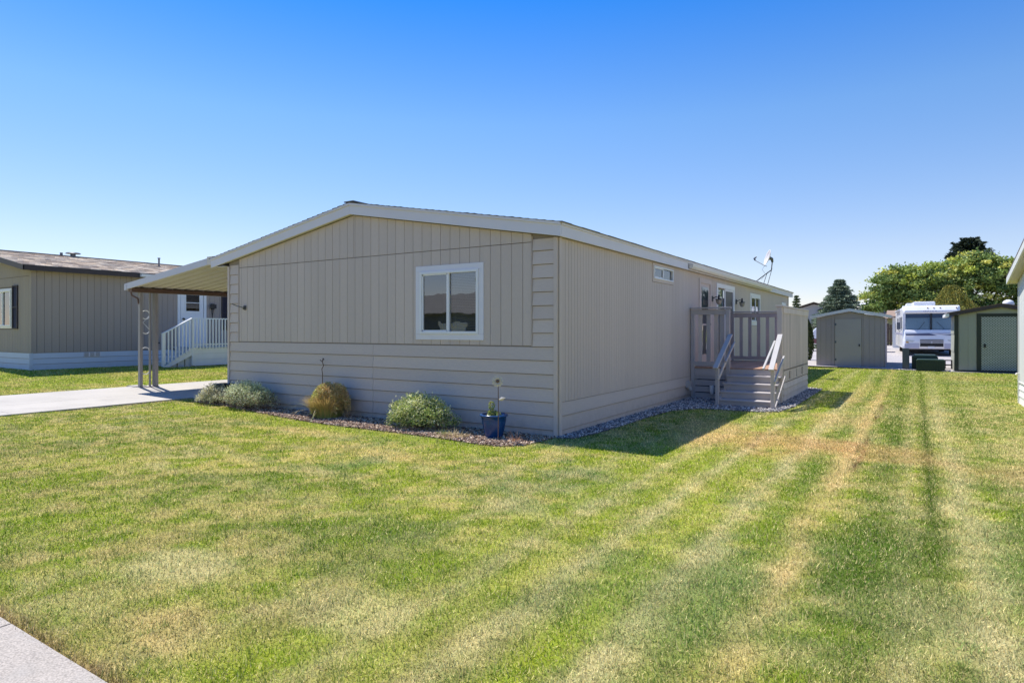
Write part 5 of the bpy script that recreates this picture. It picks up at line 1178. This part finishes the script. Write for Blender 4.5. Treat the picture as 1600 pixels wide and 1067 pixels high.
# ------------------------------------------------------------------ fence, parked trailer and houses far behind
fe = empty('wooden_fence', (2.6, 53.5, h(0, 53)), 'weathered brown board fence behind the motorhome', 'fence')
for i in range(64):
    x = -6+i*.205; z0 = h(0, 53); piece('fence_board', (.185, .022, 1.75+.05*((i*7) % 3)), (x, 53.5-.0, z0+.04), m_fence, fe)
m = MB(); m.box(-6, 7.1, 53.53, 53.57, h(0, 53)+.4, h(0, 53)+.5); m.box(-6, 7.1, 53.53, 53.57, h(0, 53)+1.4, h(0, 53)+1.5); m.build('rail', m_fence, fe)
for i in range(6): m = MB(); m.box(-6+i*2.55, -5.9+i*2.55, 53.57, 53.67, h(0, 53), h(0, 53)+1.95); m.build('post', m_fence, fe)
def bg_house(x0, x1, y0, y1, wh, rh, lb, wall=None, ridge='x', cols=((1, 1, 1),), roofm=None, win=()):
    z0 = h((x0+x1)/2, y0); e = empty('house', ((x0+x1)/2, (y0+y1)/2, z0), lb, 'house')
    m = MB()
    if ridge == 'x':
        ym = (y0+y1)/2; m.T = lambda u, d, w: (d, u, w); m.prism([(y0, z0), (y1, z0), (y1, z0+wh), (ym, z0+wh+rh-.1), (y0, z0+wh)], x0, x1); m.build('wall', wall or m_stucco, e)
        for s in (0, 1):
            a, b = (y0-.4, ym) if s == 0 else (ym, y1+.4); za, zb = (z0+wh-.08, z0+wh+rh) if s == 0 else (z0+wh+rh, z0+wh-.08)
            r = MB(lambda u, d, w: (d, u, w)); r.prism([(a, za), (b, zb), (b, zb+.1), (a, za+.1)], x0-.4, x1+.4); r.build('roof', roofm or m_farroof, e)
    else:
        xm = (x0+x1)/2; m.prism([(x0, z0), (x1, z0), (x1, z0+wh), (xm, z0+wh+rh-.1), (x0, z0+wh)], y0, y1); m.build('wall', wall or m_stucco, e)
        for a, b, za, zb in ((x0-.4, xm, z0+wh-.08, z0+wh+rh), (xm, x1+.4, z0+wh+rh, z0+wh-.08)):
            r = MB(); r.prism([(a, za), (b, zb), (b, zb+.1), (a, za+.1)], y0-.4, y1+.4); r.build('roof', roofm or m_farroof, e)
    for a, b, c_, d_ in win:
        w_ = MB(); w_.box(a, b, y0-.03, y0+.02, z0+c_, z0+d_); ww = w_.build('window', m_white, e); LOC[ww] = base(e)
        w_ = MB(); w_.box(a+.08, b-.08, y0-.04, y0-.031, z0+c_+.08, z0+d_-.08); w_.build('pane', m_screen, ww)
    return e
m_roofacross = mat('roof_across', (.20, .19, .17), .9, .1, 2)
m_far_br = mat('far_roof_brown', (.17, .12, .09), .9, .15, 3)
bg_house(-8.5, .6, 60, 68, 2.5, 1.5, 'brown roofed house behind the grey shed, left of the spruce', ridge='y', roofm=m_far_br, win=((-6, -4.8, 1, 2.1),))
bg_house(-.6, 1.6, 72.5, 80, 4.1, .3, 'pale grey flat roofed building between spruce and broadleaf trees', ridge='x', wall=mat('far_pale', (.55, .53, .60), .8, .04, 1), roofm=m_fascia)
bg_house(1.9, 8.0, 71, 80, 2.6, 1.6, 'house with a tan shingle roof under the left broadleaf tree', ridge='x', roofm=mat('far_roof_tan', (.48, .34, .27), .9, .15, 2.5, spot=(.3, .2, .16), spotscale=4), win=((3.2, 4.2, 1.2, 2.2),))
bg_house(3.0, 5.6, 47, 50, 2.35, .4, 'small white outbuilding with two windows behind the fence line', ridge='x', wall=m_white, win=((3.1, 3.5, 1.1, 1.9), (3.7, 3.9, 1.1, 1.9)))
# white travel trailer nose behind the arborvitae
tr = empty('travel_trailer', (.5, 36, h(0, 34)), 'white trailer with a sloping nose behind the tall dark shrub', 'trailer')
TTr = lambda u, d, w: (u, 35-d, h(0, 34)+w)
m = MB(TTr); m.prism([(-1.3, .45), (2.3, .45), (2.3, 2.3), (.2, 2.3), (-.9, 1.35)], -2.2, 0); m.build('body', m_rv, tr, bevel=.06)
m = MB(TTr); m.box(-1.2, 2.3, -2.21, .012, .5, .8); m.build('lower_trim', mat('trailer_red', (.20, .08, .08), .4, .05, 3), tr)
m = MB(TTr); m.box(.8, 1.8, -.01, .01, 1.5, 2.0); m.build('window', m_screen, tr)
for u in (.8, 1.6):
    m = MB(TTr); m.tube([(u, -.05, .33), (u, -.3, .33)], .33, 16); m.build('wheel', m_tyre, tr)
m = MB(TTr); m.bar((-1.3, -1.1, .45), (-2.2, -1.1, .4), .1, .1); m.build('hitch', m_black, tr)
# sign post far right
m = MB(); m.tube([(8.45, 26.0, h(8, 26)), (8.45, 26.0, 3.05)], .03, 6); m.build('vent_pole', m_white, label='thin white pole behind the sage shed next to its roof vent', cat='pole')

# ------------------------------------------------------------------ across the street (seen in the window glass)
ah = bg_house(-34, -17, -40, -31, 2.6, 1.7, 'grey house with a brown roof across the street', wall=m_street_house, ridge='x', roofm=m_roofacross)
bg_house(-12, 6, -40, -31, 2.6, 1.7, 'second house across the street, opposite the lawn', wall=m_street_house, ridge='x', roofm=m_roofacross)
broadleaf(-30, -45, [(0, 0, 6, 3.2, 3, 2.6, 110), (2.5, 0, 4.6, 2.4, 2, 2, 60)], 'dark tree standing across the street', DG, 26, .4)
for a_, b_, c_, d_, nm, mt_ in ((-27.6, -24.9, 0, 2.2, 'garage_door', m_white), (-31.5, -29.8, .9, 2.1, 'window', m_screen), (-23.6, -22.6, 0, 2.1, 'front_door', m_nbrown), (-21.6, -19.6, .9, 2.1, 'window', m_screen)):
    m = MB(); m.box(a_, b_, -31.0, -30.95, c_, d_); m.build(nm, mt_, ah)
